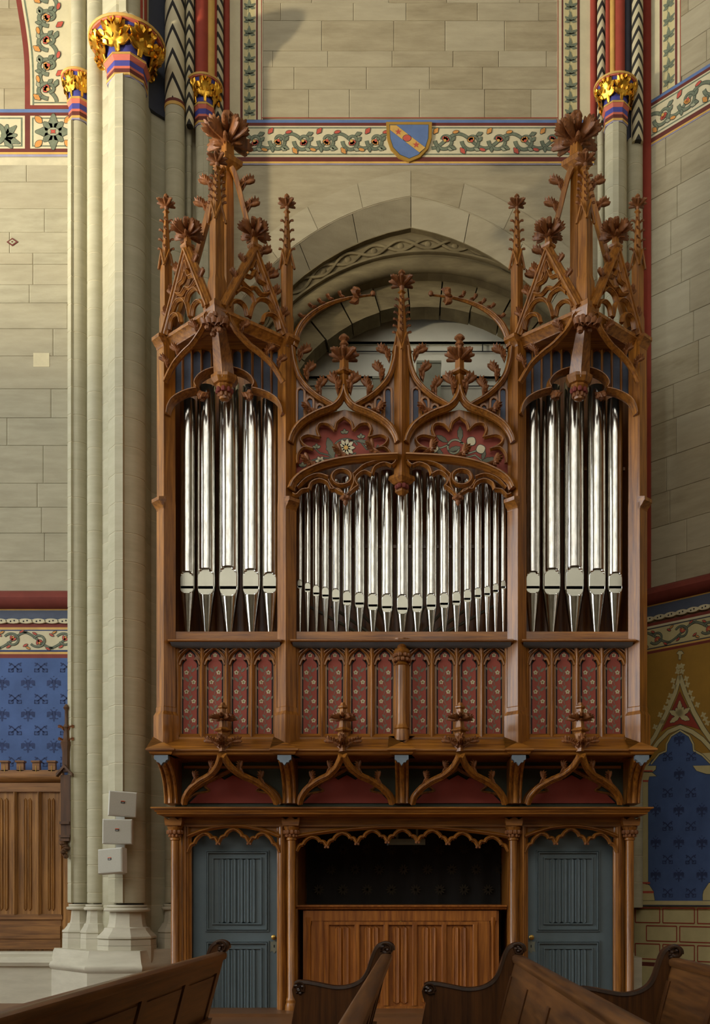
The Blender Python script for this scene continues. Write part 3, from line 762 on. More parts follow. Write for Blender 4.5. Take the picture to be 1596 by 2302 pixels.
def linenfold(parent, x0, x1, z0, z1, Y, depth, folds, mat, name='linenfold'):
    """carved panel of vertical folds whose ends curl to points"""
    prof = []; w_ = (x1-x0); N_ = 12
    FOLD = [.15, .55, .9, 1.0, .82, .6, .78, .6, .82, 1.0, .9, .55]
    for i in range(folds*N_+1):
        prof.append((x0+w_*i/(folds*N_), depth*(FOLD[i % N_] if 0 < i < folds*N_ else 0)))
    mb = MB(); rings = []
    dz = (z1-z0)
    for zt, k in ((0, 0), (.012, 1), (.5, 1), (.988, 1), (1, 0)):
        rr = []
        for i, (x_, d) in enumerate(prof):
            ph = (i/N_) % 1
            sc = dz*.013*math.cos(2*PI*ph)*(1 if zt < .5 else -1) if zt != .5 else 0
            rr.append((x_, Y-d*k, z0+dz*zt+sc))
        rr += [(x1, Y+.004, z0+dz*zt), (x0, Y+.004, z0+dz*zt)]
        rings.append(rr)
    mb.loft(rings); return mb.build(name, mat, parent, 25)
for a, b_ in ((-17, 30), (39, 82), (93, 134)):
    MB().box(sx_(a), sx_(b_), YS+.035, YS+.06, sz_(2053), sz_(1783)).build('panel', 'stall_z', st, 0)
    linenfold(st, sx_(a+11), sx_(b_-12), sz_(2046), sz_(1795), YS+.036, .022, 2, 'stall_z')
MB().box(sx_(-60), sx_(140), YS, YS+.08, sz_(2067), sz_(2055)).build('bottom_rail', 'stall_x', st, 0)
MB().box(sx_(-60), sx_(136), YS+.02, YS+.1, sz_(2082), sz_(2067)).build('bottom_rail', 'stall_x', st, 0)
MB().box(sx_(-60), sx_(136), YS-.02, YS+.1, sz_(2110), sz_(2082)).build('kick_board', 'stall_x', st, 0)
MB().box(sx_(-60), sx_(136), YS+.0, YS+.1, sz_(2134), sz_(2110)).build('kick_board', 'stall_x', st, 0)
# end standard with carved pinnacle beside the pier
se = empty('stall_end', 'dark wooden stall end with slender carved pinnacle against the stone pier', 'stall end')
YE = YS-.12
ex_ = lambda a: X(a, YE); ez = lambda a: Z(a, YE)
MB().box(ex_(136), ex_(158), YE, YS-.035, ez(1888), ez(1742)).build('standard', 'stall_dark', se, 0)
MB().box(ex_(139), ex_(160), YE+.05, YS-.025, ez(2134), ez(1888)).build('standard_foot', 'stall_z', se, 0)
MB().prism([(ex_(128), ez(1746)), (ex_(146), ez(1726)), (ex_(164), ez(1746)), (ex_(164), ez(1739)), (ex_(146), ez(1719)), (ex_(128), ez(1739))], YE-.04, YE+.05).build('gablet', 'stall_dark', se, 0)
MB().lathe((ex_(147), YE+.03, 0), [(.05, ez(1735)), (.05, ez(1690)), (.075, ez(1668)), (.04, ez(1662)), (.03, ez(1640)), (.045, ez(1634)), (.02, ez(1626)), (.018, ez(1596)), (.04, ez(1590)), (.012, ez(1582))], 6).build('pinnacle', 'stall_dark', se)
for yy in (1664, 1636): 
    for s in (-1, 1): crock(se, (ex_(147)+s*.03, YE+.02, ez(yy)), 0 if s > 0 else PI, .07, 'crocket', s < 0)
for ya, w_ in ((1850, 22), (1880, 24), (1888, 22)):
    MB().box(ex_(146-w_/2), ex_(146+w_/2), YE-.03, YE+.08, ez(ya+3), ez(ya-3)).build('moulding', 'stall_dark', se, 0)
cb = MB()
for i in range(7): cb.blob((ex_(146)+R.uniform(-.03, .03), YE-.02+R.uniform(-.03, .03), ez(1896+i*5)), .045-.003*i, .05, .03, 7, 5)
cb.build('corbel_carving', 'stall_dark', se)
# ================================================================== DADO OF THE RIGHT WALL
S0, S1 = -.25, 2.5
rzz = lambda y: Z(y, 13.07)
hsweep(wall_r, rmap, S0, S1, [(0, rzz(1361)), (.05, rzz(1360)), (.11, rzz(1352)), (.13, rzz(1342)), (.10, rzz(1332)), (.02, rzz(1322)), (0, rzz(1322))], 'red_paint', 'cornice_roll')
strip(wall_r, rmap, S0, S1, rzz(1364), rzz(1361), 'gold_paint', 1)
strip(wall_r, rmap, S0, S1, rzz(1392), rzz(1364), 'cove_blue', 0)
rope(wall_r, rmap, S0, S1, rzz(1393), .155, .032)
for ya, yb, mt, l in [(1401, 1408, 'red_paint', 0), (1408, 1412, 'cream', 0), (1412, 1457, 'cream_dim', 0), (1413, 1415.5, 'navy', 1), (1457.5, 1460, 'navy', 1), (1457, 1464, 'gold_paint', 0), (1464, 1470, 'red_paint', 0)]:
    strip(wall_r, rmap, S0, S1, rzz(yb), rzz(ya), mt, l)
scroll_frieze(rmap, wall_r, rs(1450), 2.4, rzz(1436), .105, .36)
strip(wall_r, rmap, S0, S1, rzz(2046), rzz(1470), 'ochre', 0, 'ochre_field')
# painted arcade: gable, trefoil arch, column, blue ground
def rp(px, py): return (rs(px), rz(px, py))
cr9 = crop(1400, 1280, 4.4286); cr10 = crop(1400, 1750, 5.1155)
p = Paint(rmap, 1)
def trefoil_side(c): return c
blue = [cr9(262, 1960), cr9(300, 1900), cr9(380, 1850), cr9(440, 1820), cr9(440, 1760), cr9(470, 1690), cr9(580, 1610), cr9(690, 1690), cr9(715, 1760), cr9(715, 1810), cr9(790, 1850), cr9(868, 1910), (1640, 1725), (1640, 2030), cr9(262, 3320)]
p.shape([rp(*c) for c in [(1448, 1725), (1480, 1700), (1640, 1690), (1640, 2030), (1458, 2030)]], 'cream_dim', 0, False)
p.shape([rp(*c) for c in blue], 'dado_blue', 2)
for pts_, w_, mt, ly in [([(262, 1760), (330, 1660), (440, 1440), (530, 1230), (575, 1060)], .055, 'cream_dim', 3), ([(575, 1060), (630, 1230), (720, 1430), (810, 1590), (900, 1720)], .055, 'cream_dim', 3),
                         ([(270, 1850), (360, 1720), (460, 1620), (580, 1570), (700, 1620), (800, 1690), (900, 1800)], .05, 'cream_dim', 3),
                         ([(290, 1940), (370, 1840), (440, 1810), (445, 1740), (490, 1660), (580, 1605), (670, 1660), (710, 1740), (715, 1805), (800, 1850), (900, 1950)], .02, 'cream_dim', 4)]:
    p.stroke([rp(*cr9(*c)) for c in pts_], w_, mt, ly)
p.shape([rp(*cr9(*c)) for c in [(575, 1220), (660, 1400), (780, 1600), (700, 1570), (580, 1540), (460, 1570), (390, 1620), (490, 1420)]], 'red_bright', 2)
for a, L in ((PI/2, 150), (.5, 130), (PI-.5, 130), (-.45, 120), (PI+.45, 120), (1.1, 90), (PI-1.1, 90)):
    c = rp(*cr9(575, 1460)); k = rY(1530)/F/4.43
    p.shape(petal_pts(c, a, L*k, 60*k, 3), 'cream_dim', 4)
p.shape([rp(*cr9(*c)) for c in [(545, 840), (565, 815), (595, 815), (615, 840), (590, 850), (585, 900), (565, 900), (565, 850)]], 'cream_dim', 3)
for (a, b_) in ((560, 970), (600, 965), (555, 1020), (600, 1020), (510, 1110), (640, 1090), (480, 1260), (680, 1230), (430, 1380), (750, 1350), (380, 1450), (810, 1450), (330, 1570), (850, 1530), (520, 1170), (650, 1150), (460, 1320), (700, 1290), (400, 1520), (830, 1490)):
    c = rp(*cr9(a, b_))
    for k in range(4): p.shape(petal_pts(c, k*PI/2+.4, .04, .028), 'cream_dim', 3, False)
def col_paint(x0, x1, yt, yb):
    p.shape([rp(x0, yb), rp(x1, yb), rp(x1, yt), rp(x0, yt)], 'cream_dim', 5)
col_paint(1444, 1459, 1757, 1985)
for pts_ in ([(1444, 1735), (1444, 1722), (1477, 1722), (1476, 1730), (1470, 1735)], [(1444, 1757), (1444, 1737), (1468, 1737), (1478, 1745), (1462, 1746), (1459, 1757)], [(1443, 2024), (1443, 1985), (1462, 1990), (1471, 2004), (1472, 2012), (1474, 2024)], [(1582, 2024), (1582, 2012), (1584, 2003), (1596, 1985), (1640, 1985), (1640, 2024)], [(1560, 1722), (1640, 1720), (1640, 1742), (1590, 1740), (1568, 1733)]):
    p.shape([rp(*c) for c in pts_], 'cream_dim', 6)
for ya, yb, x0, x1 in ((1732, 1735, 1444, 1470), (1754, 1758, 1444, 1460), (1983, 1987, 1443, 1464), (2003, 2008, 1443, 1472)):
    p.shape([rp(x0, yb), rp(x1, yb), rp(x1, ya), rp(x0, ya)], 'scarlet', 8, False)
p.done(wall_r, 'painted_arcade')
for r in range(5):
    for k in range(2):
        px = 1503+k*52; py = 1781+r*75
        if py < 2010: stencil(wall_r, rmap, KS, rs(px), rz(px, py), .14, .125, 6, 'dado_mark')
    for k in range(3):
        px = 1476+k*52; py = 1821+r*73
        if 1818 < py < 2000: stencil(wall_r, rmap, ES, rs(px), rz(px, py), .14, .14, 6, 'dado_mark', 'stencilled_eagle')
for px, py in ((1529, 1662), (1529, 1740)): stencil(wall_r, rmap, ES, rs(px), rz(px, py), .14, .14, 6, 'dado_mark', 'stencilled_eagle')
for px in (1503, 1556): stencil(wall_r, rmap, KS, rs(px), rz(px, 1700), .13, .115, 6, 'dado_mark')
for ya, yb, mt, l in [(2025, 2034, 'cream_dim', 8), (2034, 2037, 'navy', 8), (2037, 2175, 'cream_dim', 0), (2163, 2172, 'red_dark', 2), (2172, 2420, 'cream_dim', 1)]:
    strip(wall_r, rmap, S0, S1, rzz(yb), rzz(ya), mt, l)
p = Paint(rmap, 3)
for r, (ya, yb) in enumerate(((2041, 2074), (2081, 2115), (2122, 2156))):
    xs = [(1430, 1485), (1492, 1563), (1570, 1660)] if r % 2 == 0 else [(1455, 1523), (1530, 1640)]
    for a, b_ in xs:
        for e in ([(a, ya), (b_, ya)], [(a, yb), (b_, yb)], [(a, ya), (a, yb)], [(b_, ya), (b_, yb)]):
            p.stroke([(rs(c[0]), rzz(c[1])) for c in e], .014, 'red_bright', 1, False)
p.done(wall_r, 'painted_masonry_lines')
# ================================================================== PIERS AND SHAFTS
ZT = 16.0
def section(cx, cy, r, fillet=None, n=18):
    """plan of a shaft; fillet = (angle, half width, projection) makes a flat band on its front"""
    pts = []
    if fillet is None:
        return [(cx+r*math.cos(2*PI*i/n), cy+r*math.sin(2*PI*i/n)) for i in range(n)]
    a0, hw, pr = fillet[:3]; ch_ = fillet[3] if len(fillet) > 3 else 1; da = math.asin(hw/r)
    for i in range(n+1):
        a = a0+da+(2*PI-da-da*(2.0 if ch_ < 1 else 1))*i/n; pts.append((cx+r*math.cos(a), cy+r*math.sin(a)))
    d = Vector((math.cos(a0), math.sin(a0))); t = Vector((-d.y, d.x)); k = math.sqrt(r*r-hw*hw)+pr
    pts += [(cx+d.x*k-t.x*hw*ch_, cy+d.y*k-t.y*hw*ch_), (cx+d.x*k+t.x*hw, cy+d.y*k+t.y*hw)]
    return pts
def drums(parent, sec, z0, z1, h, mat='shaft_stone', phase=0.0, name='drum', gap=.009):
    """a shaft of stacked stone drums with mortar seen in the joints"""
    cx = sum(p[0] for p in sec)/len(sec); cy = sum(p[1] for p in sec)/len(sec)
    rm = sum(math.hypot(x_-cx, y_-cy) for x_, y_ in sec)/len(sec)
    sh = lambda k: [(cx+(x_-cx)*(1-(1-k)*.25/rm), cy+(y_-cy)*(1-(1-k)*.25/rm)) for x_, y_ in sec]
    full = MB(); full.loft([[(x_, y_, z_) for x_, y_ in sh(k)] for z_, k in ((gap/2, .985), (gap/2+.004, 1), (h-gap/2-.004, 1), (h-gap/2, .985))])
    me = full.mesh(name, mat, 35)
    MB().loft([[(x_, y_, z_) for x_, y_ in sh(.982)] for z_ in (z0, z1)]).build('mortar_core', 'mortar', parent, 35)
    z_ = z0-phase
    while z_ < z1-.02:
        if z_ < z0 or z_+h > z1:
            a, b_ = max(z_, z0), min(z_+h, z1)
            if b_-a > .03:
                MB().loft([[(x_, y_, zz_) for x_, y_ in sh(k)] for zz_, k in ((a+gap/2, .985), (a+gap/2+.004, 1), (b_-gap/2-.004, 1), (b_-gap/2, .985))]).build(name, mat, parent, 35)
        else: inst(name, me, parent, Matrix.Translation((0, 0, z_)))
        z_ += h
GL = MB()
BUNCH = [(-.05, 0), (-.08, .22), (-.22, .20), (-.40, .30), (-.36, .40), (-.52, .48), (-.42, .56), (-.56, .72), (-.38, .74), (-.42, .94), (-.24, .86), (-.20, 1.04), (-.07, .92), (0, 1.08)]
BUNCH = BUNCH+[(-a, b_) for a, b_ in reversed(BUNCH[:-1])]
def _bunch(mb, M, th):
    """gilt bunch of leaves: outline in the (y, z) plane that leans outward as it rises"""
    f = lambda k, o_: [M @ Vector((o_+.55*(z_*.5+.5*z_*z_), y_*k, .5+(z_-.5)*k)) for y_, z_ in BUNCH]
    mb.loft([f(.96, 0), f(1, th*.3), f(.86, th*.75), f(.5, th)])
_bunch(GL, Matrix.Identity(4), .16)
for (y_, z_, a) in ((-.34, .34, .9), (.34, .34, -.9), (-.40, .62, .6), (.40, .62, -.6), (-.22, .88, .25), (.22, .88, -.25), (0, .98, 0), (-.14, .55, .2), (.14, .55, -.2)):
    M = Matrix.Translation((.10+.55*(z_*.5+.5*z_*z_), y_, z_-.12)) @ Matrix.Rotation(a, 4, 'X') @ Matrix.Rotation(-1.0, 4, 'Y')
    leaf(GL, M, .34, .24, .6, 2, 7, 4, .05)
for a in (-.05, .05): GL.sweep([(.06, a, 0), (.16, a*1.4, .3), (.32, a*3.2, .55)], [(.035*math.cos(t), .035*math.sin(t)) for t in [PI/3*i for i in range(6)]], (1, 0, 0))
GILT_LEAF = GL.mesh('gilt_foliage', 'gilt', 50)
def capital(parent, cx, cy, z0, z1, r0, r1, nleaf=6, ph=0.0, n=8):
    hgt = z1-z0; cpt = None
    zz_ = lambda t: z0+hgt*t
    def ring(t0, t1, ra, rb, mat, name, nn=n):
        o = MB().lathe((cx, cy, 0), [(ra*.6, zz_(t0)), (ra, zz_(t0)), (rb, zz_(t1)), (rb*.6, zz_(t1))], nn, PI/8).build(name, mat, parent, 30); return o
    ring(.0, .03, r0*1.05, r0*1.06, 'violet_line', 'painted_ring')
    ring(.03, .08, r0*1.09, r0*1.09, 'gold_paint', 'gilt_ring')
    ring(.08, .17, r0*1.06, r0*1.06, 'red_dark', 'painted_ring')
    ring(.17, .22, r0*1.07, r0*1.07, 'coral', 'painted_ring')
    ring(.22, .34, r0*1.05, r0*1.05, 'ultramarine', 'painted_ring')
    ring(.34, .42, r0*1.06, r0*1.22, 'coral', 'neck_moulding')
    ring(.42, .47, r0*1.26, r0*1.22, 'gold_paint', 'neck_edge')
    MB().lathe((cx, cy, 0), [(r0*.9, zz_(.47)), (r0*1.05, zz_(.5)), (r0*1.06, zz_(.62)), (lerp(r0, r1, .4), zz_(.8)), (r1*.86, zz_(.93)), (r1*.5, zz_(.93))], 20).build('bell', 'ultramarine', parent)
    MB().lathe((cx, cy, 0), [(r1*.5, zz_(.925)), (r1*.93, zz_(.925)), (r1*.95, zz_(.95)), (r1*.5, zz_(.95))], 32).build('abacus_soffit', 'coral', parent)
    MB().lathe((cx, cy, 0), [(r1*.5, zz_(.945)), (r1*.98, zz_(.945)), (r1, zz_(.965)), (r1, zz_(.985)), (r1*.96, zz_(1)), (r1*.5, zz_(1))], 32).build('abacus', 'gold_paint', parent)
    for k in range(nleaf):
        a = ph+2*PI*k/nleaf; s = hgt*.46
        M = Matrix.Translation((cx+r0*1.05*math.cos(a), cy+r0*1.05*math.sin(a), zz_(.49))) @ Matrix.Rotation(a, 4, 'Z') @ Matrix.Diagonal(((r1-r0)*1.12, r1*.80, s, 1))
        inst('gilt_foliage', GILT_LEAF, parent, M)
def base(parent, cx, cy, r, k, zt, zb):
    """moulded foot of a shaft: rings, eight-sided neck, spreading torus, plinth block"""
    zf = lambda t: lerp(zb, zt, t)
    MB().lathe((cx, cy, 0), [(r, zf(1)), (r*1.16, zf(.995)), (r*1.18, zf(.96)), (r*1.10, zf(.94)), (r*1.30, zf(.925)), (r*1.36, zf(.89)), (r*1.30, zf(.855)), (r*1.1, zf(.85))][::-1], 20).build('base_ring', 'base_stone', parent)
    MB().lathe((cx, cy, 0), [(r*1.0, zf(.86)), (r*1.08, zf(.60)), (r*1.15, zf(.52)), (r*1.32, zf(.50)), (r*1.36, zf(.45)), (r*1.60, zf(.36)), (r*1.72, zf(.32)), (r*1.74, zf(.28)), (r*1.62, zf(.25))][::-1], 8, PI/8).build('base_bell', 'base_stone', parent, 30)
    MB().lathe((cx, cy, 0), [(r*1.70, zf(.25)), (r*1.70, zf(.13))][::-1], 8, PI/8).build('plinth', 'base_stone', parent, 30)
    MB().lathe((cx, cy, 0), [(r*1.72, zf(.125)), (r*1.72, zf(0)-.22)][::-1], 8, PI/8).build('plinth', 'base_stone', parent, 30)
# ---- the clustered pier left of the organ
pier = empty('clustered_pier', 'tall pale stone clustered pier with painted gilt capitals left of the organ', 'pillar')
AX, AY, AR = X(177, 13.05), 13.05, .115
BX, BY, BR = X(217, 12.92), 12.92, .113
CXX, CYY, CR = X(286, 12.6), 12.6, .222
DX, DY, DR = X(393, 13.02), 13.02, .122
ZB_ = Z(2030, 12.6)
drums(pier, section(AX, AY, AR, (-2.2, .035, .03)), ZB_, Z(285, AY), .345, phase=.1)
drums(pier, section(AX, AY, AR*.8), Z(170, AY), ZT, .4, phase=.2)
drums(pier, section(BX, BY, BR), ZB_, ZT, .345, phase=.22)
drums(pier, section(CXX, CYY, CR, (-1.72, .062, .05, .62)), ZB_, Z(166, 12.35), .345, phase=.05)
drums(pier, section(CXX+.02, CYY+.06, CR*.55, (-1.9, .05, .05)), Z(40, 12.6), ZT, .4)
drums(pier, section(DX, DY, DR), ZB_, Z(245, DY), .345, phase=.15)
core = [(X(150, 13.2), 13.4), (X(170, 13.16), 13.16), (X(205, 13.0), 13.02), (X(240, 12.78), 12.78), (X(262, 12.68), 12.66), (X(322, 12.68), 12.70), (X(340, 12.98), 12.98), (X(372, 13.12), 13.12), (X(425, 13.2), 13.2), (X(432, 13.35), 13.35), (X(520, 13.45), 13.45)]
drums(pier, core, ZB_-.6, ZT, .345, 'shaft_stone', .12, 'core_block')
capital(pier, CXX, CYY, Z(168, 12.35), Z(25, 12.14), CR*1.02, .46, 6, -1.75)
capital(pier, AX, AY, Z(283, AY), Z(178, AY), AR*1.0, .215, 6, -2.0)
# painted upper length of the hollow and of the slender shaft
ch = MB().lathe((0, 0, 0), [(DR, 0), (DR, ZT-Z(245, DY))], 24).build('zigzag_shaft', 'chevron', pier); ch.location = (DX, DY, Z(245, DY))
MB().lathe((DX, DY, 0), [(DR*1.06, Z(250, DY)), (DR*1.06, Z(243, DY))], 24).build('gilt_ring', 'gold_paint', pier)
MB().lathe((DX, DY, 0), [(DR*1.05, Z(243, DY)), (DR*1.05, Z(236, DY))], 24).build('painted_ring', 'red_dark', pier)
MB().loft([[(X(328, 12.85), 12.85, z_), (X(352, 12.98), 12.98, z_), (X(378, 13.05), 13.1, z_), (X(380, 13.2), 13.2, z_), (X(325, 13.0), 13.0, z_)] for z_ in (Z(250, 12.95), ZT)]).build('olive_hollow', 'navy', pier)
MB().lathe((X(303, 12.75), 12.78, 0), [(.14, Z(45, 12.6)), (.14, ZT)], 20).build('red_roll', 'red_bright', pier)
# feet
base(pier, AX, AY, AR, 1, Z(2032, 12.95), Z(2120, 12.9))
base(pier, BX, BY, BR, 1, Z(2033, 12.8), Z(2122, 12.75))
base(pier, CXX, CYY, CR*.92, 1, Z(2034, 12.5), Z(2140, 12.3))
base(pier, DX, DY, DR, 1, Z(2032, 12.9), Z(2120, 12.9))
zs0, zs1, zs2, zs3 = .462, .545, .60, .69
plan = [(X(104, 12.93), 12.96), (X(112, 12.88), 12.88), (X(190, 12.1), 12.12), (X(318, 12.1), 12.12), (X(345, 12.5), 12.55), (X(400, 12.75), 12.75), (X(420, 13.2), 13.2), (X(104, 13.2), 13.2)]
pcx = X(270, 12.7); pcy = 12.85
pl = lambda k: [(pcx+(x_-pcx)*k, pcy+(y_-pcy)*k) for x_, y_ in plan]
MB().loft([[(x_, y_, z_) for x_, y_ in pl(k)] for k, z_ in ((.955, 0), (.955, zs0-.03))]).build('plinth_course', 'base_stone', pier, 30)
MB().loft([[(x_, y_, z_) for x_, y_ in pl(k)] for k, z_ in ((.96, zs0-.03), (1.0, zs0), (1.015, zs0+.03), (1.0, zs0+.06), (.965, zs0+.075), (.955, zs1+.02), (.945, zs2-.02), (.90, zs3))]).build('plinth_moulding', 'base_stone', pier, 45)
# ---- corner shafts of the organ bay
def corner(label, cx, cy, r, zcap0, zcap1, rcap, extra, fil, upper):
    e = empty('corner_shaft', label, 'pillar')
    drums(e, section(cx, cy, r, fil), Z(2040, cy), zcap0, .335, phase=.1)
    for (ex, ey, er, ztop) in extra: drums(e, section(ex, ey, er), Z(2040, ey), ztop, .335, phase=.02)
    capital(e, cx, cy, zcap0, zcap1, r*1.05, rcap, 6, -1.3)
    base(e, cx, cy, r, 1, Z(2040, cy), Z(2190, cy))
    MB().box(cx-r*2, cx+r*2, cy-r*2, cy+r*2, 0, Z(2150, cy)).build('plinth_block', 'base_stone', e, 0)
    for (ux, uy, ur, mt, zb_) in upper:
        o = MB().lathe((0, 0, 0), [(ur, 0), (ur, ZT-zb_)], 18).build('painted_roll', mt, e); o.location = (ux, uy, zb_)
    return e
ecy = 13.16
e1 = corner('slender stone corner shaft with gilt capital between the pier and the organ', X(459, ecy), ecy, .108, Z(293, ecy), Z(192, ecy), .235,
       [(X(424, 13.2), 13.2, .04, Z(240, 13.2))], (-1.2, .03, .02),
       [(X(427, 13.05), 13.05, .05, 'chevron_small', Z(285, 13.05)), (X(453, 13.1), 13.12, .085, 'red_bright', Z(200, 13.1)), (X(470, 13.1), 13.16, .06, 'gold_paint', Z(200, 13.1)), (X(478, 13.2), 13.2, .055, 'red_bright', Z(200, 13.2)),
        (X(491, 13.25), 13.27, .06, 'chevron_small', Z(290, 13.2)), (X(508, 13.36), 13.38, .045, 'red_bright', Z(271, 13.36))])
fcy = 12.95
e2 = corner('stone corner shaft with gilt capital between the organ and the ochre wall', X(1384, fcy), fcy, .135, Z(292, fcy), Z(196, fcy), .275,
       [(X(1351, 13.2), 13.2, .045, Z(300, 13.2)), (X(1427, 13.1), 13.1, .10, Z(318, 13.1))], (-1.75, .035, .02),
       [(X(1335, 13.36), 13.38, .045, 'red_bright', Z(271, 13.36)), (X(1352, 13.25), 13.25, .055, 'chevron_small', Z(318, 13.25)), (X(1368, 13.1), 13.15, .03, 'red_bright', Z(220, 13.1)), (X(1378, 13.1), 13.12, .035, 'gold_paint', Z(220, 13.1)), (X(1394, 13.05), 13.05, .06, 'red_bright', Z(220, 13.05)),
        (X(1411, 13.1), 13.12, .05, 'navy', Z(318, 13.1)), (X(1433, 13.0), 13.0, .07, 'chevron_small', Z(322, 13.0))])
# ---- loudspeakers on the pier
rail = empty('speaker_rail', 'thin pale metal rail behind the three loudspeakers on the pier', 'rail')
Yr = 12.31
MB().box(X(263, Yr), X(283, Yr), Yr-.05, Yr-.01, Z(1966, Yr), Z(1785, Yr)).build('channel', 'speaker_white', rail, 0)
def speaker(label, px0, px1, py0, py1, yaw, tilt, roll, badge):
    Yc = 12.13; t = empty('loudspeaker', label, 'loudspeaker', 'loudspeakers on the pier')
    c = P((px0+px1)/2, (py0+py1)/2, Yc); w_ = (px1-px0)*Yc/F/2; h_ = (py1-py0)*Yc/F/2
    M = Matrix.Translation(c) @ Matrix.Rotation(yaw, 4, 'Z') @ Matrix.Rotation(tilt, 4, 'X') @ Matrix.Rotation(roll, 4, 'Y')
    d = .058
    b0 = MB(); b0.loft([[(-w_+e, y_, -h_+e), (w_-e, y_, -h_+e), (w_-e, y_, h_-e), (-w_+e, y_, h_-e)] for y_, e in ((d, .012), (d-.01, 0), (-d+.012, 0), (-d, .008))]); b0.xf(M).build('cabinet', 'speaker_white', t, 30)
    MB().box(-w_+.014, w_-.014, -d-.004, -d+.002, -h_+.014, h_-.014).xf(M).build('grille', 'speaker_cloth', t, 0)
    bz = .02
    MB().box(-.022, .022, -d-.009, -d-.003, bz-.014, bz+.016).xf(M).build('badge', 'black', t, 0)
    MB().box(-.022, .022, -d-.010, -d-.008, bz+.008, bz+.016).xf(M).build('badge_band', 'badge_orange', t, 0)
    lt = MB()
    for k in (-1, 0, 1): lt.box(k*.010-.0036, k*.010+.0036, -d-.011, -d-.008, bz-.007, bz-.0025)
    lt.xf(M).build('badge_letters', 'badge_white', t, 0)
    MB().box(-.05, .05, d-.005, d+.055, -.03, .03).xf(M).build('mount', 'cap_blue', t, 0)
speaker('topmost pale square loudspeaker on the stone pier, turned towards the organ', 245, 306, 1780, 1836, .30, .02, .05, True)
speaker('middle one of three pale square loudspeakers stacked on the stone pier', 233, 298, 1842, 1898, .10, .0, .01, False)
speaker('lowest pale square loudspeaker on the stone pier, tilted out of square', 222, 284, 1908, 1964, -.28, -.1, -.07, False)
# ================================================================== THE ORGAN CASE
XC = -.155
U1, U2, UT, UB = 1.268, 2.600, 1.934, .634
Y0, YP, YF = 11.30, 11.405, 11.40
org = empty('organ_case', 'carved honey-brown Gothic organ case with crocketed spires and two blue doors', 'organ case')

class _O: pass
def part(mb, name, mat, smooth=40, parent=None):
    """mesh laid out in world coordinates, hung under the case or one of its parts"""
    o = mb.build(name, mat, None, smooth); pr = parent or org
    o.parent = pr; return o
def pcrock(parent, p, ang, size, name='crocket', roll=0, D=(0, -1, 0)):
    o = crock(None, p, ang, size, name, roll, D); o.parent = parent; return o
def pfleur(parent, p, r, hz=None, name='finial'):
    o = fleur(None, p, r, hz, name); o.parent = parent; return o
def z0_(py): return Z(py, Y0)
def diamond(cx, cy, h, z_, hy=None):
    hy = hy or h
    return [(cx, cy-hy, z_), (cx+h, cy, z_), (cx, cy+hy, z_), (cx-h, cy, z_)]
def shaft(cx, cy, prof): return MB().loft([diamond(cx, cy, h, z_) for h, z_ in prof])
CORN = [(-.03, 0), (.0, 0), (.008, .025), (.03, .045), (.05, .075), (.062, .082), (.062, .12), (-.03, .145)]
def collar(parent, cx, cy, h, z_, side, sc=1.0):
    """moulded capping on one face of a diamond post"""
    a, b_ = ((cx-h-.0, cy, z_), (cx, cy-h, z_)) if side < 0 else ((cx, cy-h, z_), (cx+h, cy, z_))
    part(MB().sweep([a, b_], [(x_*sc, y_*sc) for x_, y_ in CORN], (0, 0, 1)), 'post_moulding', 'oak_x', 40, parent)
def gablets(parent, cx, cy, h, z0, z1):
    """four little gables that cap a post below its spirelet"""
    for k in range(4):
        a = PI/4+k*PI/2; n = Vector((math.cos(a), math.sin(a), 0)); t = Vector((-n.y, n.x, 0)); hw = h*.707+.012; d = h*.707+.006
        c = Vector((cx, cy, 0))+n*d
        mb = MB(); w_ = .016
        mb.sweep([c-t*hw+Vector((0, 0, z0)), c+Vector((0, 0, z1)), c+t*hw+Vector((0, 0, z0))], flatprof(.022, .018), n)
        part(mb, 'gablet', 'oak_z', 30, parent)
def pinnacle(parent, cx, cy, h, zg0, zg1, zs, r, hz, nb=4, name='spirelet'):
    gablets(parent, cx, cy, h, zg0, zg1)
    sp = part(shaft(cx, cy, [(h*.82, zg0), (h*.72, zg1-.02), (h*.34, zs), (h*.34, zs+.02), (h*.62, zs+.035), (h*.3, zs+.06)]), name, 'oak_z', 20, parent)
    for k in range(nb):
        t = (k+.35)/nb; z_ = lerp(zg1, zs, t); w_ = lerp(h*.72, h*.34, t)
        for s in (-1, 1): pcrock(parent, (cx+s*w_, cy, z_), 0 if s > 0 else PI, .032+.016*h/.07, 'crocket', s < 0)
        pcrock(parent, (cx, cy-w_, z_), PI/2, .04)
    pfleur(parent, (cx, cy, zs+.055+hz*.8), r, hz)
# ---- posts
for u, sides in ((-U2, -1), (-U1, 1), (U1, -1), (U2, 1)):
    cx = XC+u; h = .105
    po = part(shaft(cx, YP, [(.14, z0_(1690)), (.14, z0_(1606)), (.112, z0_(1597)), (.112, z0_(1588)), (h, z0_(1586)), (h, z0_(1128)), (h*.97, z0_(1120)), (h*.97, z0_(752)), (.075, z0_(740)), (.075, z0_(705)), (.066, z0_(696)), (.066, z0_(585))]), 'post', 'oak_z', 20)
    collar(po, cx, YP, h, z0_(1143), sides); collar(po, cx, YP, h, z0_(777), sides)
    pinnacle(po, cx, YP, .066, z0_(592), z0_(556), z0_(470), .115, .095)
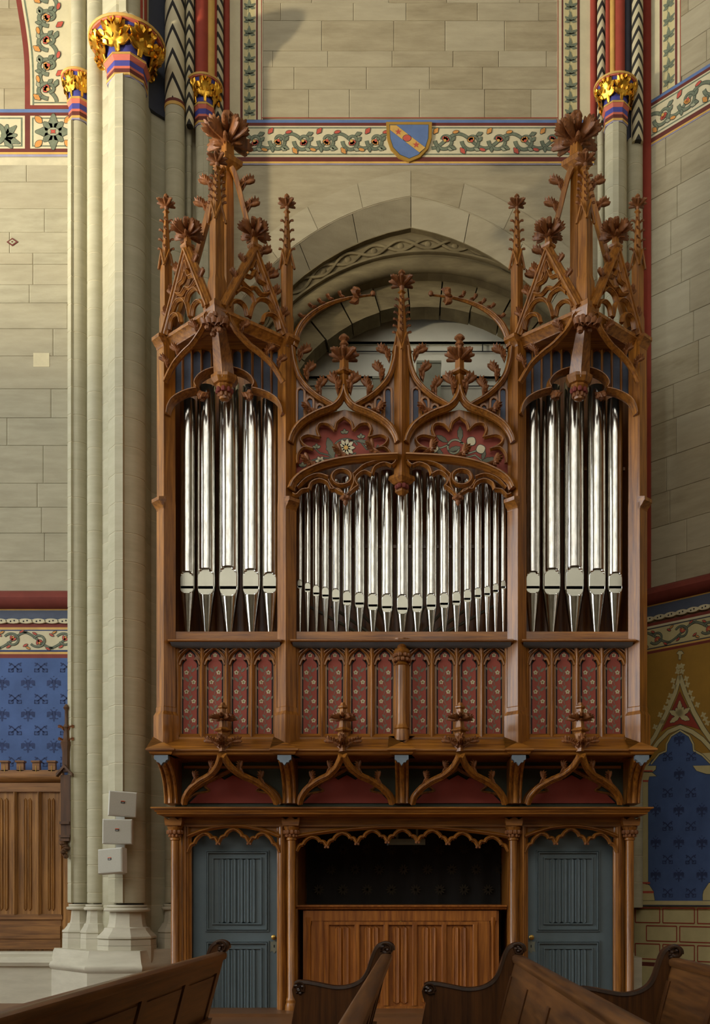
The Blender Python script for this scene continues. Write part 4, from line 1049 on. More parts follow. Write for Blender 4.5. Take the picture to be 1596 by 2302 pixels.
# ---- centre post with pendant
cpx = XC
po = part(shaft(cpx, YP-.02, [(.085, z0_(1062)), (.085, z0_(762))]), 'centre_post', 'oak_z', 20)
pinnacle(po, cpx, YP-.02, .08, z0_(785), z0_(745), z0_(655), .165, .12, 6)
part(MB().loft([diamond(cpx, YP-.02, h_, z0_(y_)) for h_, y_ in ((.085, 1060), (.14, 1064), (.15, 1072), (.10, 1082), (.07, 1084), (.075, 1100), (.03, 1108))]), 'pendant', 'oak_z', 20, po)
pc = MB()
for k in range(6): pc.blob((cpx+.05*math.cos(k*PI/3), YP-.05+.05*math.sin(k*PI/3), z0_(1090)), .03, .03, .03, 6, 5)
part(pc, 'pendant_carving', 'red_paint', 50, po)
# ---- tall towers -----------------------------------------------------------
MT = YF/F
def tower(xt):
    A = lambda off, y_, Y=YF: Vector((xt+off*MT, Y, Z(y_, YF)))
    # trefoiled arch over the pipes
    lowf = [(-129, 940), (-126, 925), (-117, 909), (-100, 897), (-80, 889), (-62, 885)]
    upf = [(-62, 884), (-66, 873), (-58, 859), (-42, 848), (-20, 841), (0, 839)]
    mir = lambda L: [(-a, b_) for a, b_ in L]
    mb = MB()
    for L in (lowf, mir(lowf)): mb.sweep(cr([A(a, b_, YF-.02) for a, b_ in L], 6), ribprof(.055, .13))
    full = upf+[(-a, b_) for a, b_ in reversed(upf[:-1])]
    mb.sweep(cr([A(a, b_, YF-.02) for a, b_ in full], 6), ribprof(.055, .14))
    arch = part(mb, 'pipe_arch', 'oak_z')
    for s in (-1, 1):
        cv = MB()
        for k in range(8): cv.blob(A(s*(50+R.uniform(-9, 9)), 897+R.uniform(-7, 8), YF-.08+R.uniform(-.03, .03)), .03, .03, .025, 6, 4)
        leaf(cv, Matrix.Translation(A(s*60, 890, YF-.08)) @ Matrix.Rotation(PI if s > 0 else 0, 4, 'Z') @ Matrix.Rotation(.5, 4, 'Y'), .13, .1, .6, 3)
        part(cv, 'cusp_carving', 'oak_carved', 50, arch)
    # blue lancet field above the arch
    arcL = cr([Vector((a, b_, 0)) for a, b_ in lowf+upf[1:]], 6)
    half = [(v.x, v.y) for v in arcL]
    edge = half+[(-a, b_) for a, b_ in reversed(half[:-1])]
    pts = [(xt+a*MT, Z(b_-4, YF)) for a, b_ in edge]
    part(MB().prism([(xt-.64, Z(777, YF))]+pts+[(xt+.64, Z(777, YF))], YF+.05, YF+.07), 'blue_field', 'lancet_blue', 0)
    def arcy(a):
        a = -abs(a); best = min(half, key=lambda p_: abs(p_[0]-a)+(0 if True else 0)); return min(p_[1] for p_ in half if abs(p_[0]-a) < 6) if any(abs(p_[0]-a) < 6 for p_ in half) else best[1]
    ms = [-121, -100, -79, -57, -34, -11, 11, 34, 57, 79, 100, 121]
    for a in ms:
        part(MB().sweep([(xt+a*MT, YF+.05, Z(arcy(a)-2, YF)), (xt+a*MT, YF+.05, Z(782, YF))], ribprof(.026, .045)), 'mullion', 'oak_z')
    hd = MB()
    for a, b_ in zip(ms[:-1], ms[1:]):
        c = (a+b_)/2; hw = (b_-a)/2-2.2
        arc = [(xt+(c-hw*math.cos(t))*MT, Z(796-hw*1.25*math.sin(t), YF)) for t in [PI*i/8 for i in range(9)]]
        hd.prism([(xt+a*MT, Z(776, YF)), (xt+a*MT, Z(796, YF))]+arc+[(xt+b_*MT, Z(796, YF)), (xt+b_*MT, Z(776, YF))], YF+.03, YF+.055)
    part(hd, 'lancet_heads', 'oak_z', 0)
    # three-sided canopy: cornice, soffit, ribs
    yc, zc = 10.80, 7.36
    path = [(xt-.63, YP-.03, zc), (xt-.06, yc+.02, zc), (xt+.06, yc+.02, zc), (xt+.63, YP-.03, zc)]
    path = [(xt-.63, YP-.03, zc), (xt, yc, zc), (xt+.63, YP-.03, zc)]
    part(MB().sweep(path, [(-.12, -.0), (-.02, 0), (-.01, .02), (.012, .04), (.03, .075), (.045, .085), (.045, .12), (-.12, .14)], (0, 0, 1)), 'canopy_cornice', 'oak_x', 30)
    part(MB().prism([(xt-.60, YP+.1), (xt-.60, YP-.05), (xt, yc+.06), (xt+.60, YP-.05), (xt+.60, YP+.1)], zc+.01, zc+.05, lambda a, b_, c: (a, b_, c)), 'canopy_soffit', 'oak_x', 0)
    for s in (-1, 1):
        pts = []
        for off, py, Y in ((14, 704, 10.86), (24, 716, 10.92), (39, 745, 10.98), (63, 776, 11.08), (89, 799, 11.16), (112, 824, 11.22), (132, 860, 11.28)):
            pts.append(Vector((xt+s*off*Y/F, Y, Z(py, Y))))
        rb = part(MB().sweep(cr(pts, 5), ribprof(.06, .07), (0, -1, 0)), 'canopy_rib', 'oak_z')
        pcrock(rb, pts[2]+Vector((s*.03, 0, .02)), .35 if s > 0 else PI-.35, .13, 'crocket', s < 0)
        pcrock(rb, pts[4]+Vector((s*.03, 0, .02)), .45 if s > 0 else PI-.45, .13, 'crocket', s < 0)
        pcrock(rb, pts[5]+Vector((s*.04, -.02, .02)), .35 if s > 0 else PI-.35, .13, 'crocket', s < 0)
    ks = []
    for y_, py, h_ in ((10.90, 700, .06), (10.95, 730, .07), (11.04, 765, .085), (11.15, 800, .10), (11.24, 835, .11), (11.27, 858, .115)):
        ks.append(diamond(xt, y_, h_, Z(py, y_)))
    part(MB().loft(ks), 'keel_shaft', 'oak_z', 20)
    pn = part(MB().lathe((xt, 11.29, 0), [(.02, Z(902, 11.29)), (.055, Z(899, 11.29)), (.06, Z(892, 11.29)), (.05, Z(886, 11.29)), (.085, Z(876, 11.29)), (.10, Z(872, 11.29)), (.095, Z(868, 11.29)), (.12, Z(866, 11.29)), (.15, Z(856, 11.29)), (.15, Z(849, 11.29)), (.08, Z(845, 11.29))], 8, PI/8), 'pendant', 'oak_z', 25)
    cv = MB()
    for k in range(8): cv.blob((xt+.075*math.cos(k*PI/4), 11.29+.075*math.sin(k*PI/4), Z(880, 11.29)), .026, .026, .035, 6, 4)
    part(cv, 'pendant_carving', 'red_paint', 50, pn)
    cv = MB()
    for k in range(8): cv.blob((xt+.06*math.cos(k*PI/4+.4), 11.29+.06*math.sin(k*PI/4+.4), Z(890, 11.29)), .022, .022, .03, 6, 4)
    part(cv, 'pendant_foliage', 'oak_carved', 50, pn)
    # front post on the corner, with boss below
    fp = part(shaft(xt, yc+.06, [(.10, zc+.02), (.13, zc+.10), (.145, zc+.12), (.145, zc+.17), (.10, zc+.20), (.098, Z(628, 10.8)), (.078, Z(612, 10.8)), (.076, Z(490, 10.8))]), 'front_post', 'oak_z', 20)
    pinnacle(fp, xt, yc+.06, .076, Z(494, 10.8), Z(455, 10.8), Z(378, 10.8), .125, .10, 5)
    bs = MB()
    for k in range(22): bs.blob((xt+R.uniform(-.085, .085), yc-.0+R.uniform(-.05, .05), zc+R.uniform(-.14, .06)), .035, .035, .032, 6, 4)
    for k in range(5): leaf(bs, Matrix.Translation((xt+(k-2)*.03, yc-.02, zc-.04)) @ Matrix.Rotation(-PI/2+(k-2)*.4, 4, 'Z') @ Matrix.Rotation(.5, 4, 'Y'), .12, .09, .8, 3, 8, 4)
    part(bs, 'boss_carving', 'oak_carved', 50, fp)
    # pierced gables on the two faces
    for s in (-1, 1):
        a3 = Vector((xt+s*.64, YP-.05, 0)); b3 = Vector((xt+s*.05, yc+.03, 0))
        L = (b3-a3).length; e = (b3-a3).normalized(); nn = Vector((-s*e.y, s*e.x, 0)).normalized()
        if nn.y > 0: nn = -nn
        g = lambda q_, h_, d=0.: a3+e*q_+nn*d+Vector((0, 0, zc+.13+h_))
        hh = .76; ap = L*.5
        gb_ = part(MB().sweep([g(0, 0), g(ap, hh)], ribprof(.10, .085), nn).sweep([g(ap, hh), g(L, 0)], ribprof(.10, .085), nn), 'gable', 'oak_z')
        tr = MB(); tp = ribprof(.042, .055)
        W_ = L
        def cv_(pp): tr.sweep(cr([g(a*W_, b_*hh, .01) for a, b_ in pp], 5), tp, nn)
        cv_([(.10, .03), (.14, .16), (.24, .20), (.34, .14), (.38, .02)])
        cv_([(.16, .24), (.28, .36), (.42, .34), (.52, .22), (.58, .02)])
        cv_([(.62, .02), (.66, .14), (.76, .18), (.86, .12), (.90, .03)])
        cv_([(.80, .28), (.70, .38), (.56, .36), (.50, .26)])
        cv_([(.30, .50), (.34, .58), (.44, .60), (.50, .70), (.56, .60), (.66, .58), (.70, .50)])
        cv_([(.27, .48), (.40, .42), (.50, .47), (.60, .42), (.73, .48)])
        cv_([(.44, .70), (.50, .84), (.56, .70)])
        part(tr, 'gable_tracery', 'oak_z', 40, gb_)
        for t in (.20, .46, .72):
            for far in ((0, 1) if t > .4 else (0,)):
                q_ = ap*t if not far else L-ap*t
                p_ = g(q_, hh*t, .03)
                out = (e if far else -e)
                ang = .55
                x_ = out*math.cos(ang)+Vector((0, 0, 1))*math.sin(ang); up = -out*math.sin(ang)+Vector((0, 0, 1))*math.cos(ang); y_ = up.cross(x_)
                M = Matrix(((x_.x, y_.x, up.x, p_.x), (x_.y, y_.y, up.y, p_.y), (x_.z, y_.z, up.z, p_.z), (0, 0, 0, 1)))
                o = inst('crocket', CROCKET, None, M @ Matrix.Scale(.12 if far else .16, 4)); o.parent = gb_
        ft = g(ap, hh, .02)
        part(shaft(ft.x, ft.y, [(.045, ft.z-.06), (.04, ft.z), (.075, ft.z+.03), (.08, ft.z+.055), (.04, ft.z+.075), (.035, ft.z+.2)]), 'finial_stem', 'oak_z', 20, gb_)
        pfleur(gb_, (ft.x, ft.y, ft.z+.20), .19, .17, 'gable_finial')
    # tall spire behind: post, raking ribs, great finial
    ys = 11.47
    sp = part(shaft(xt, ys, [(.07, Z(770, ys)), (.07, Z(470, ys)), (.062, Z(392, ys)), (.10, Z(384, ys)), (.165, Z(374, ys)), (.17, Z(364, ys)), (.075, Z(350, ys)), (.06, Z(300, ys))]), 'spire', 'oak_z', 20)
    pfleur(sp, (xt, ys, Z(308, ys)), .30, .25, 'great_finial')
    part(MB().lathe((xt, ys, 0), [(.045, Z(300, ys)), (.035, Z(268, ys)), (.07, Z(262, ys)), (.065, Z(256, ys)), (.01, Z(248, ys))], 6), 'finial_bud', 'oak_carved', 30, sp)
    for s in (-1, 1):
        offs = [(12, 388), (22, 410), (42, 490), (66, 580), (92, 670), (116, 745)]
        pts = [Vector((xt+s*a*ys/F, ys, Z(b_, ys))) for a, b_ in offs]
        rk = part(MB().sweep(cr(pts, 4), flatprof(.06, .10), (0, -1, 0)), 'raking_rib', 'oak_z')
        for k, (a, b_) in enumerate(((26, 424), (37, 474), (50, 524), (64, 580), (80, 634))):
            pcrock(rk, (xt+s*(a+3)*ys/F, ys-.05, Z(b_, ys)), .15 if s > 0 else PI-.15, .17, 'crocket', s < 0)
    # vertical lesene behind for the eye to rest on
    return
for s in (-1, 1): tower(XC+s*UT)
# ---- middle field: two ogee bays -------------------------------------------
c8 = crop(640, 720, 3.0113); c5 = crop(620, 440, 2.8)
xb0 = X(c8(411, 0)[0], YF)          # axis of the surveyed bay
def bay(s):
    ax = XC+s*UB
    def Q(x_, y_, Y=YF, mir=False):
        px, py = c8(x_, y_); dx = X(px, YF)-xb0
        return Vector((ax+(-dx if mir else dx), Y, Z(py, YF)))
    for mir in (False, True):
        out = 1 if mir else -1
        u = part(MB().sweep(cr([Q(*p_, YF-.01, mir) for p_ in [(62, 195), (75, 290), (105, 385), (160, 462), (230, 522), (300, 565), (360, 598)]], 6), ribprof(.06, .075)), 'hanging_rib', 'oak_z')
        for (x_, y_), a in (((95, 250), .25), ((140, 385), .55), ((225, 495), .7)):
            pcrock(u, Q(x_, y_, YF-.04, mir), a if not mir else PI-a, .17, 'crocket', mir)
        hp = [(48, 845), (60, 800), (100, 735), (160, 685), (240, 642), (325, 610), (372, 575), (400, 525), (411, 470)]
        hd = part(MB().sweep(cr([Q(*p_, YF-.03, mir) for p_ in hp], 6), ribprof(.075, .10)), 'ogee_hood', 'oak_z')
        pcrock(hd, Q(205, 650, YF-.08, mir), (PI*.62) if not mir else PI*.38, .15, 'crocket', mir)
        foils = [[(95, 975), (97, 915), (140, 868), (205, 880)], [(205, 880), (140, 850), (118, 810), (165, 785), (246, 800)], [(246, 800), (228, 745), (250, 708), (305, 712), (348, 752)], [(348, 752), (362, 700), (411, 664)]]
        tr = MB()
        for f_ in foils: tr.sweep(cr([Q(*p_, YF+.0, mir) for p_ in f_], 6), ribprof(.035, .055))
        part(tr, 'foil_tracery', 'oak_z')
        # spandrel with blue lancets
        spn = [(70, 330), (105, 385), (160, 462), (230, 522), (300, 565), (360, 598), (325, 610), (240, 642), (160, 685), (100, 735), (70, 770)]
        so = part(MB().prism([tuple(Q(*p_, YF, mir).xz) for p_ in spn], YF+.02, YF+.05), 'spandrel', 'oak_z', 0)
        for x0, x1, yt, yb in ((97, 135, 465, 715), (160, 196, 530, 680), (228, 262, 577, 640)):
            poly = [(x0, yb), (x0, yt+22), (x0+4, yt+8), ((x0+x1)/2, yt), (x1-4, yt+8), (x1, yt+22), (x1, yb)]
            part(MB().prism([tuple(Q(*p_, YF, mir).xz) for p_ in poly], YF+.014, YF+.03), 'lancet', 'lancet_blue', 0, so)
            fr = [(x0-7, yb), (x0-7, yt+18), (x0-2, yt), ((x0+x1)/2, yt-10), (x1+2, yt), (x1+7, yt+18), (x1+7, yb)]
            part(MB().sweep([Q(*p_, YF+.02, mir) for p_ in fr], flatprof(.028, .028)), 'lancet_frame', 'oak_z', 30, so)
    # finial over the ogee
    st_ = Q(411, 470)
    fs = part(shaft(ax, YF-.04, [(.03, st_.z-.1), (.045, st_.z), (.045, Q(0, 385).z), (.10, Q(0, 372).z), (.105, Q(0, 358).z), (.05, Q(0, 340).z), (.045, Q(0, 200).z)]), 'ogee_finial', 'oak_z', 20)
    for m_ in (0, 1): pcrock(fs, Vector((ax+(.03 if m_ else -.03), YF-.05, Q(0, 470).z)), .5 if m_ else PI-.5, .19, 'crocket', not m_)
    pfleur(fs, (ax, YF-.04, Q(0, 250).z), .19, .15)
    part(MB().lathe((ax, YF-.04, 0), [(.035, Q(0, 200).z), (.03, Q(0, 155).z), (.06, Q(0, 140).z), (.055, Q(0, 125).z), (.01, Q(0, 105).z)], 6), 'finial_bud', 'oak_carved', 30, fs)
    # red panel
    def H0(x_, y_):
        px, py = c8(x_, y_); dx = X(px, YF)-X(903.5, YF)
        return (XC+s*abs(dx), Z(py, YF))
    poly = [(60, 1095), (115, 1062), (180, 1028), (270, 992), (400, 962), (560, 945), (762, 935), (762, 830), (722, 745), (662, 695), (582, 652), (492, 622), (411, 605), (330, 622), (240, 652), (160, 695), (100, 745), (60, 830)]
    rp_ = part(MB().prism([H0(*p_) for p_ in poly], YF+.05, YF+.07), 'red_panel', 'panel_red', 0)
    for mir in (False, True):
        inr = [(80, 980), (84, 910), (136, 856), (190, 862), (128, 846), (104, 805), (160, 772), (232, 786), (214, 742), (242, 696), (308, 700), (342, 730), (352, 692), (411, 650)]
        otr = [(411, 600), (325, 618), (240, 650), (160, 692), (100, 742), (56, 830), (56, 980)]
        part(MB().prism([tuple(Q(*p_, YF, mir).xz) for p_ in inr+otr], YF+.02, YF+.048), 'foil_plate', 'oak_z', 0)
    pm = lambda a, b_, d: (a, YF+.05-d+OFF, b_)
    p = Paint(pm, 1)
    W2 = lambda x_, y_: (lambda v: (v.x, v.z))(Q(x_, y_))
    k = YF/F/3.0113
    if s < 0:
        p.stroke([W2(420+80*math.cos(t), 850-60*math.sin(t)) for t in [.3+5.4*i/24 for i in range(25)]], 7*k, 'olive_leaf', 1)
        p.stroke([W2(*c) for c in [(330, 920), (300, 900), (240, 885), (205, 850)]], 5*k, 'olive_leaf', 1); p.stroke([W2(*c) for c in [(440, 795), (520, 810), (560, 860), (620, 860), (640, 830)]], 5*k, 'olive_leaf', 1)
        p.stroke([W2(*c) for c in [(120, 985), (180, 940), (240, 920), (340, 920), (460, 940), (620, 925)]], 5*k, 'olive_leaf', 1)
        p.leafy(W2(335, 920), 1.85, 140*k, 62*k, 'olive_leaf', 4, 2)
        for j in range(9): p.leafy(W2(420, 850), j*2*PI/9, 60*k, 26*k, 'petal', 0, 3)
        p.shape([W2(420+16*math.cos(t), 850+16*math.sin(t)) for t in [PI/4*i for i in range(8)]], 'gold_paint', 5, False)
        for c in ((245, 940), ): 
            for j in range(6): p.leafy(W2(*c), j*PI/3, 32*k, 18*k, 'petal', 0, 3)
        for c in ((410, 750), (522, 780), (220, 850), (575, 840), (125, 975), (320, 960)):
            for j in range(3): p.leafy(W2(*c), .4+j*1.2, 26*k, 16*k, 'leaf_pale', 0, 2)
        for c, a in (((470, 930), .2), ((500, 800), -.2), ((560, 935), .1)): p.leafy(W2(*c), a, 70*k, 26*k, 'olive_leaf', 3, 2)
    else:
        f = lambda x_: x_-761
        p.stroke([W2(f(1140)+60*(1-.5*t)*math.cos(5.6*t+.5), 850-60*(1-.5*t)*math.sin(5.6*t+.5)) for t in [i/24 for i in range(25)]], 10*k, 'leaf_pale', 1)
        for pp in ([(1180, 810), (1230, 840), (1230, 890), (1180, 920), (1080, 940)], [(1230, 890), (1290, 870), (1330, 850)], [(1100, 830), (1050, 850), (1000, 855)], [(1200, 920), (1280, 900), (1330, 940), (1300, 980), (1265, 980)], [(1215, 830), (1245, 810)]):
            p.stroke([W2(f(a), b_) for a, b_ in pp], 7*k, 'leaf_pale', 1)
        for c, a, L_ in (((1180, 800), 1.6, 90), ((1100, 870), .3, 80), ((1060, 910), 2.2, 70), ((1330, 940), .1, 100), ((1330, 930), 1.3, 60), ((1090, 810), 2.6, 80), ((1200, 900), 1.2, 60), ((1290, 950), -.7, 60)):
            p.leafy(W2(f(c[0]), c[1]), a, L_*k, L_*.45*k, 'olive_leaf', 3, 2)
        for c, a in (((1235, 830), .9), ((1290, 870), .35), ((1030, 855), PI)):
            p.shape(petal_pts(W2(f(c[0]), c[1]), a, 60*k, 60*k), 'petal', 3)
    p.done(None, 'painted_flower')
    for o in [o_ for o_ in COL.objects if o_.name.startswith('painted_flower') and o_.parent is None]:
        o.parent = rp_
    # half of the wide arch over the short pipes, with its tracery
    def H_(x_, y_, Y=YF):
        px, py = c8(x_, y_); dx = X(px, YF)-X(903.5, YF)
        return Vector((XC+s*abs(dx)*(1), Y, Z(py, YF))) if True else None
    la = part(MB().sweep(cr([H_(*p_, YF-.05) for p_ in [(50, 1165), (70, 1120), (115, 1075), (180, 1038), (270, 1002), (400, 972), (560, 955), (765, 945)]], 5), ribprof(.085, .13)), 'wide_arch', 'oak_x')
    for (x_, y_), a in (((195, 1015), 1.9), ((400, 955), 1.75), ((610, 930), 1.6)):
        pcrock(la, H_(x_, y_, YF-.10), a if s < 0 else PI-a, .16, 'crocket', s > 0)
    tr = MB(); tp = ribprof(.045, .075)
    for pp in ([(60, 1190), (85, 1200), (120, 1168), (168, 1160)], [(168, 1160), (185, 1118), (240, 1096), (296, 1120), (316, 1162)], [(316, 1162), (370, 1165), (415, 1210)], [(415, 1210), (470, 1160), (500, 1140)], [(500, 1142), (478, 1100), (500, 1062), (545, 1040), (592, 1062)], [(592, 1062), (612, 1012), (672, 985), (725, 1000)],
               [(725, 1000), (745, 985), (758, 960)], [(90, 1150), (150, 1090), (230, 1060), (300, 1080)], [(470, 1060), (540, 1000), (620, 975), (700, 965)], [(415, 1200), (330, 1150), (300, 1100)], [(440, 1190), (470, 1120), (465, 1060)]):
        tr.sweep(cr([H_(*p_, YF-.03) for p_ in pp], 5), tp)
    tr.sweep([H_(390+66*math.cos(t), 1082-52*math.sin(t), YF-.03) for t in [2*PI*i/24 for i in range(24)]], ribprof(.05, .08), closed=True)
    part(tr, 'arch_tracery', 'oak_z', 40, la)
    dp = H_(415, 1225, YF-.06); dr = MB()
    dr.lathe((dp.x, dp.y, dp.z), [(.005, -.075), (.03, -.045), (.025, -.02), (.05, 0), (.055, .02), (.02, .05)], 8)
    for k_ in range(6): dr.blob((dp.x+.045*math.cos(k_*PI/3), dp.y+.045*math.sin(k_*PI/3), dp.z+.01), .022, .022, .022, 6, 4)
    part(dr, 'drop_boss', 'oak_carved', 50, la)
    # upper curved arm
    def G_(x_, y_, Y=YF):
        px, py = c5(x_, y_); dx = X(px, YF)-X(903.5, YF)
        return Vector((XC+s*abs(dx), Y, Z(py, YF)))
    ap_ = [(118, 960), (130, 890), (160, 825), (205, 770), (270, 720), (350, 680), (430, 655), (510, 638), (620, 625)]
    arm = part(MB().sweep(cr([G_(*p_) for p_ in ap_], 5), ribprof(.07, .07), taper=lambda t: 1-.72*max(0, (t-.25)/.75)), 'curved_arm', 'oak_z')
    for k_, (x_, y_) in enumerate(((185, 775), (245, 715), (300, 690), (350, 665), (420, 650))):
        pcrock(arm, G_(x_, y_, YF-.03), 2.3-.15*k_ if s < 0 else PI-2.3+.15*k_, .075, 'crocket', s > 0)
    c = G_(505, 640, YF-.03); cv = MB()
    for k_ in range(4):
        leaf(cv, Matrix.Translation(c) @ Matrix.Rotation(-s*.25, 4, 'Y') @ Matrix.Rotation(k_*PI/2, 4, 'X') @ Matrix.Rotation(-PI/2, 4, 'Y'), .11, .08, .7, 3, 8, 4)
    part(cv, 'arm_finial', 'oak_carved', 50, arm)
    c = G_(612, 626, YF-.03); part(MB().blob(c, .03, .03, .03), 'arm_knob', 'oak_carved', 50, arm)
for s in (-1, 1): bay(s)
# ---- case body behind the front
YBK = 12.45
for u in (-U2, -U1, U1, U2):
    part(MB().box(XC+u-.03, XC+u+.03, YP+.09, YBK, z0_(1660), Z(790, YF)), 'case_partition', 'oak_z', 0)
for a, b_, yt in ((-U2, -U1, 800), (U1, U2, 800), (-U1, U1, 965)):
    part(MB().box(XC+a+.03, XC+b_-.03, YBK-.03, YBK, z0_(1660), Z(yt, YBK)), 'case_back', 'oak_z', 0)
    part(MB().box(XC+a+.03, XC+b_-.03, YP+.02, YBK, Z(1438, YF), Z(1432, YF)), 'toe_board', 'oak_z', 0)
    part(MB().box(XC+a+.05, XC+b_-.05, YP+.01, YP+.04, Z(1438, YF), Z(1419, YF)), 'toe_rail', 'oak_x', 0)
for s in (-1, 1):
    part(MB().box(XC+s*UT-.62, XC+s*UT+.62, 11.86, 11.90, Z(1057, 11.86), Z(1050, 11.86)), 'pipe_rack', 'oak_z', 0)
part(MB().box(XC-1.22, XC+1.22, 11.86, 11.90, Z(1232, 11.86), Z(1225, 11.86)), 'pipe_rack', 'oak_z', 0)
# conveyance tubes that fan out behind the short pipes
for k in range(9):
    a = -1.1+k*.27
    part(MB().sweep([(XC+a*.35, 12.0, Z(1436, 12)), (XC+a*1.0, 12.05, Z(1360, 12))], [(.018*math.cos(t), .018*math.sin(t)) for t in [PI/3*i for i in range(6)]]), 'wind_tube', 'grey_box', 40)
# ---- panelled apron under the pipes
YA = 11.47
def sill(a, b_):
    prof = [(YA, Z(1456, YA)), (YA-.03, Z(1456, YA)), (YA-.04, Z(1453, YA))]
    m1 = MB().loft([[(x_, y_, z_) for y_, z_ in [(YA, Z(1456, 11.4)), (11.38, Z(1455, 11.4)), (11.35, Z(1449, 11.35)), (11.31, Z(1444, 11.33)), (YA, Z(1444, 11.33))]] for x_ in (a+.03, b_-.03)])
    part(m1, 'sill_cove', 'grey_blue', 40)
    part(MB().loft([[(x_, y_, z_) for y_, z_ in [(YA+.05, Z(1444, 11.33)), (11.30, Z(1444, 11.33)), (11.285, Z(1442, 11.33)), (11.285, Z(1440, 11.33)), (11.31, Z(1437.5, 11.33)), (YA+.05, Z(1436, 11.33))]] for x_ in (a+.01, b_-.01)]), 'sill', 'oak_x', 30)
LANC = [(-18, 0), (-18, 163), (-14, 169), (-9.5, 171), (-9, 174), (-12.5, 178), (-11, 184), (-4, 190), (0, 192), (4, 190), (11, 184), (12.5, 178), (9, 174), (9.5, 171), (14, 169), (18, 163), (18, 0)]
def flowers(parent, cx, zb_, flip, Y):
    pm = lambda a, b_, d: (a, Y-d+OFF, b_); p = Paint(pm, 1); k = YA/F; z_ = 10; i = flip
    while z_ < 160:
        s = 1 if i % 2 else -1
        c = (cx+s*8*k, zb_+z_*k)
        for j in range(5): p.shape(petal_pts(c, j*2*PI/5+.3, 5.2*k, 4.4*k), 'petal', 1, False)
        p.shape([(c[0]+1.4*k*math.cos(t), c[1]+1.2*k*math.sin(t)) for t in [2*PI*q_/6 for q_ in range(6)]], 'ochre', 2, False)
        c2 = (cx-s*3*k, zb_+(z_+1)*k)
        p.stroke([(cx-s*2*k, zb_+(z_-7)*k), (cx+s*1*k, zb_+(z_+3)*k), (cx-s*3*k, zb_+(z_+15)*k)], 1.3*k, 'olive_leaf', 0, False)
        p.shape(petal_pts(c2, PI/2+s*.75, 12*k, 5.5*k), 'olive_leaf', 1, False)
        p.shape(petal_pts((c2[0]+s*1*k, c2[1]+4*k), PI/2-s*.7, 11*k, 5*k), 'olive_leaf', 1, False)
        p.shape(petal_pts((cx-s*14*k, zb_+(z_+5)*k), PI/2+s*.5, 8*k, 4*k), 'olive_leaf', 1, False)
        z_ += 21.5; i += 1
    c = (cx, zb_+178*k)
    for j in range(5): p.shape(petal_pts(c, j*2*PI/5+.3, 5*k, 4.2*k), 'petal', 1, False)
    p.done(None, 'painted_blossom')
    for o in [o_ for o_ in COL.objects if o_.name.startswith('painted_blossom') and o_.parent is None]:
        o.parent = parent
def apron(a, b_, centres, half):
    k = YA/F; zb_ = Z(1656, YA); zt_ = Z(1456, YA)
    ap_ = part(MB().box(a, b_, YA, YA+.03, zb_-.02, zt_), 'apron_panel', 'oak_z', 0)
    for i, c in enumerate(centres):
        blk = part(MB().prism([(c+x_*k, zb_+.012+z_*k) for x_, z_ in LANC], YA-.002, YA+.01), 'lancet_border', 'black', 0, ap_)
        red = part(MB().prism([(c+x_*k*.84, zb_+.024+(z_*.968)*k) for x_, z_ in LANC], YA-.004, YA+.01), 'lancet_panel', 'panel_red', 0, ap_)
        flowers(red, c, zb_+.024, i, YA-.004)
        d = half*k
        tr = MB()
        for s in (-1, 1):
            tr.sweep(cr([Vector((c+s*d*.92, YA-.0, zb_+163*k)), Vector((c+s*d*.80, YA, zb_+178*k)), Vector((c+s*d*.45, YA, zb_+190*k)), Vector((c, YA, zb_+199*k))], 5), ribprof(.026, .05))
            tr.sweep(cr([Vector((c+s*d*.98, YA, zb_+185*k)), Vector((c+s*d*.55, YA, zb_+195*k)), Vector((c, YA, zb_+197*k)), Vector((c-s*d*.9, YA, zb_+203*k))], 5), flatprof(.016, .035))
            tr.sweep(cr([Vector((c+s*d*.80, YA, zb_+160*k)), Vector((c+s*d*.62, YA, zb_+172*k)), Vector((c+s*d*.36, YA, zb_+172*k))], 4), flatprof(.022, .04))
        part(tr, 'lancet_tracery', 'oak_z', 40, ap_)
    ms = [centres[0]-half*k]+[(p_+q_)/2 for p_, q_ in zip(centres[:-1], centres[1:])]+[centres[-1]+half*k]
    for i, x_ in enumerate(ms):
        part(MB().sweep([(x_, YA, zb_-.01), (x_, YA, zt_)], [(-.032, 0), (-.03, .02), (-.012, .045), (0, .055), (.012, .045), (.03, .02), (.032, 0)]), 'mullion', 'oak_z', 25, ap_)
    part(MB().loft([[(x_, y_, z_) for y_, z_ in [(YA+.01, zb_+.03), (YA-.01, zb_+.03), (YA-.055, zb_-.015), (YA-.055, zb_-.05), (YA+.01, zb_-.05)]] for x_ in (a, b_)]), 'bottom_rail', 'oak_x', 30, ap_)
kA = YA/F
for s in (-1, 1):
    c0 = XC+s*UT
    apron(c0-.57, c0+.57, [c0+o_*kA for o_ in (-84, -28, 28, 84)], 28)
    sill(c0-.63, c0+.63)
cw = [-239, -183.5, -128.5, -72.5, 11+0, 0, 0, 0]
left = [X(640+x_/3.0113, YA) for x_ in (165, 333, 498, 670)]; xcA = X(640+787/3.0113, YA)
lo = [x_-xcA for x_ in left]
apron(XC-1.20, XC-.05, [XC+o_ for o_ in lo], 28); apron(XC+.05, XC+1.20, sorted(XC-o_ for o_ in lo), 28)
sill(XC-U1+.04, XC+U1-.04)
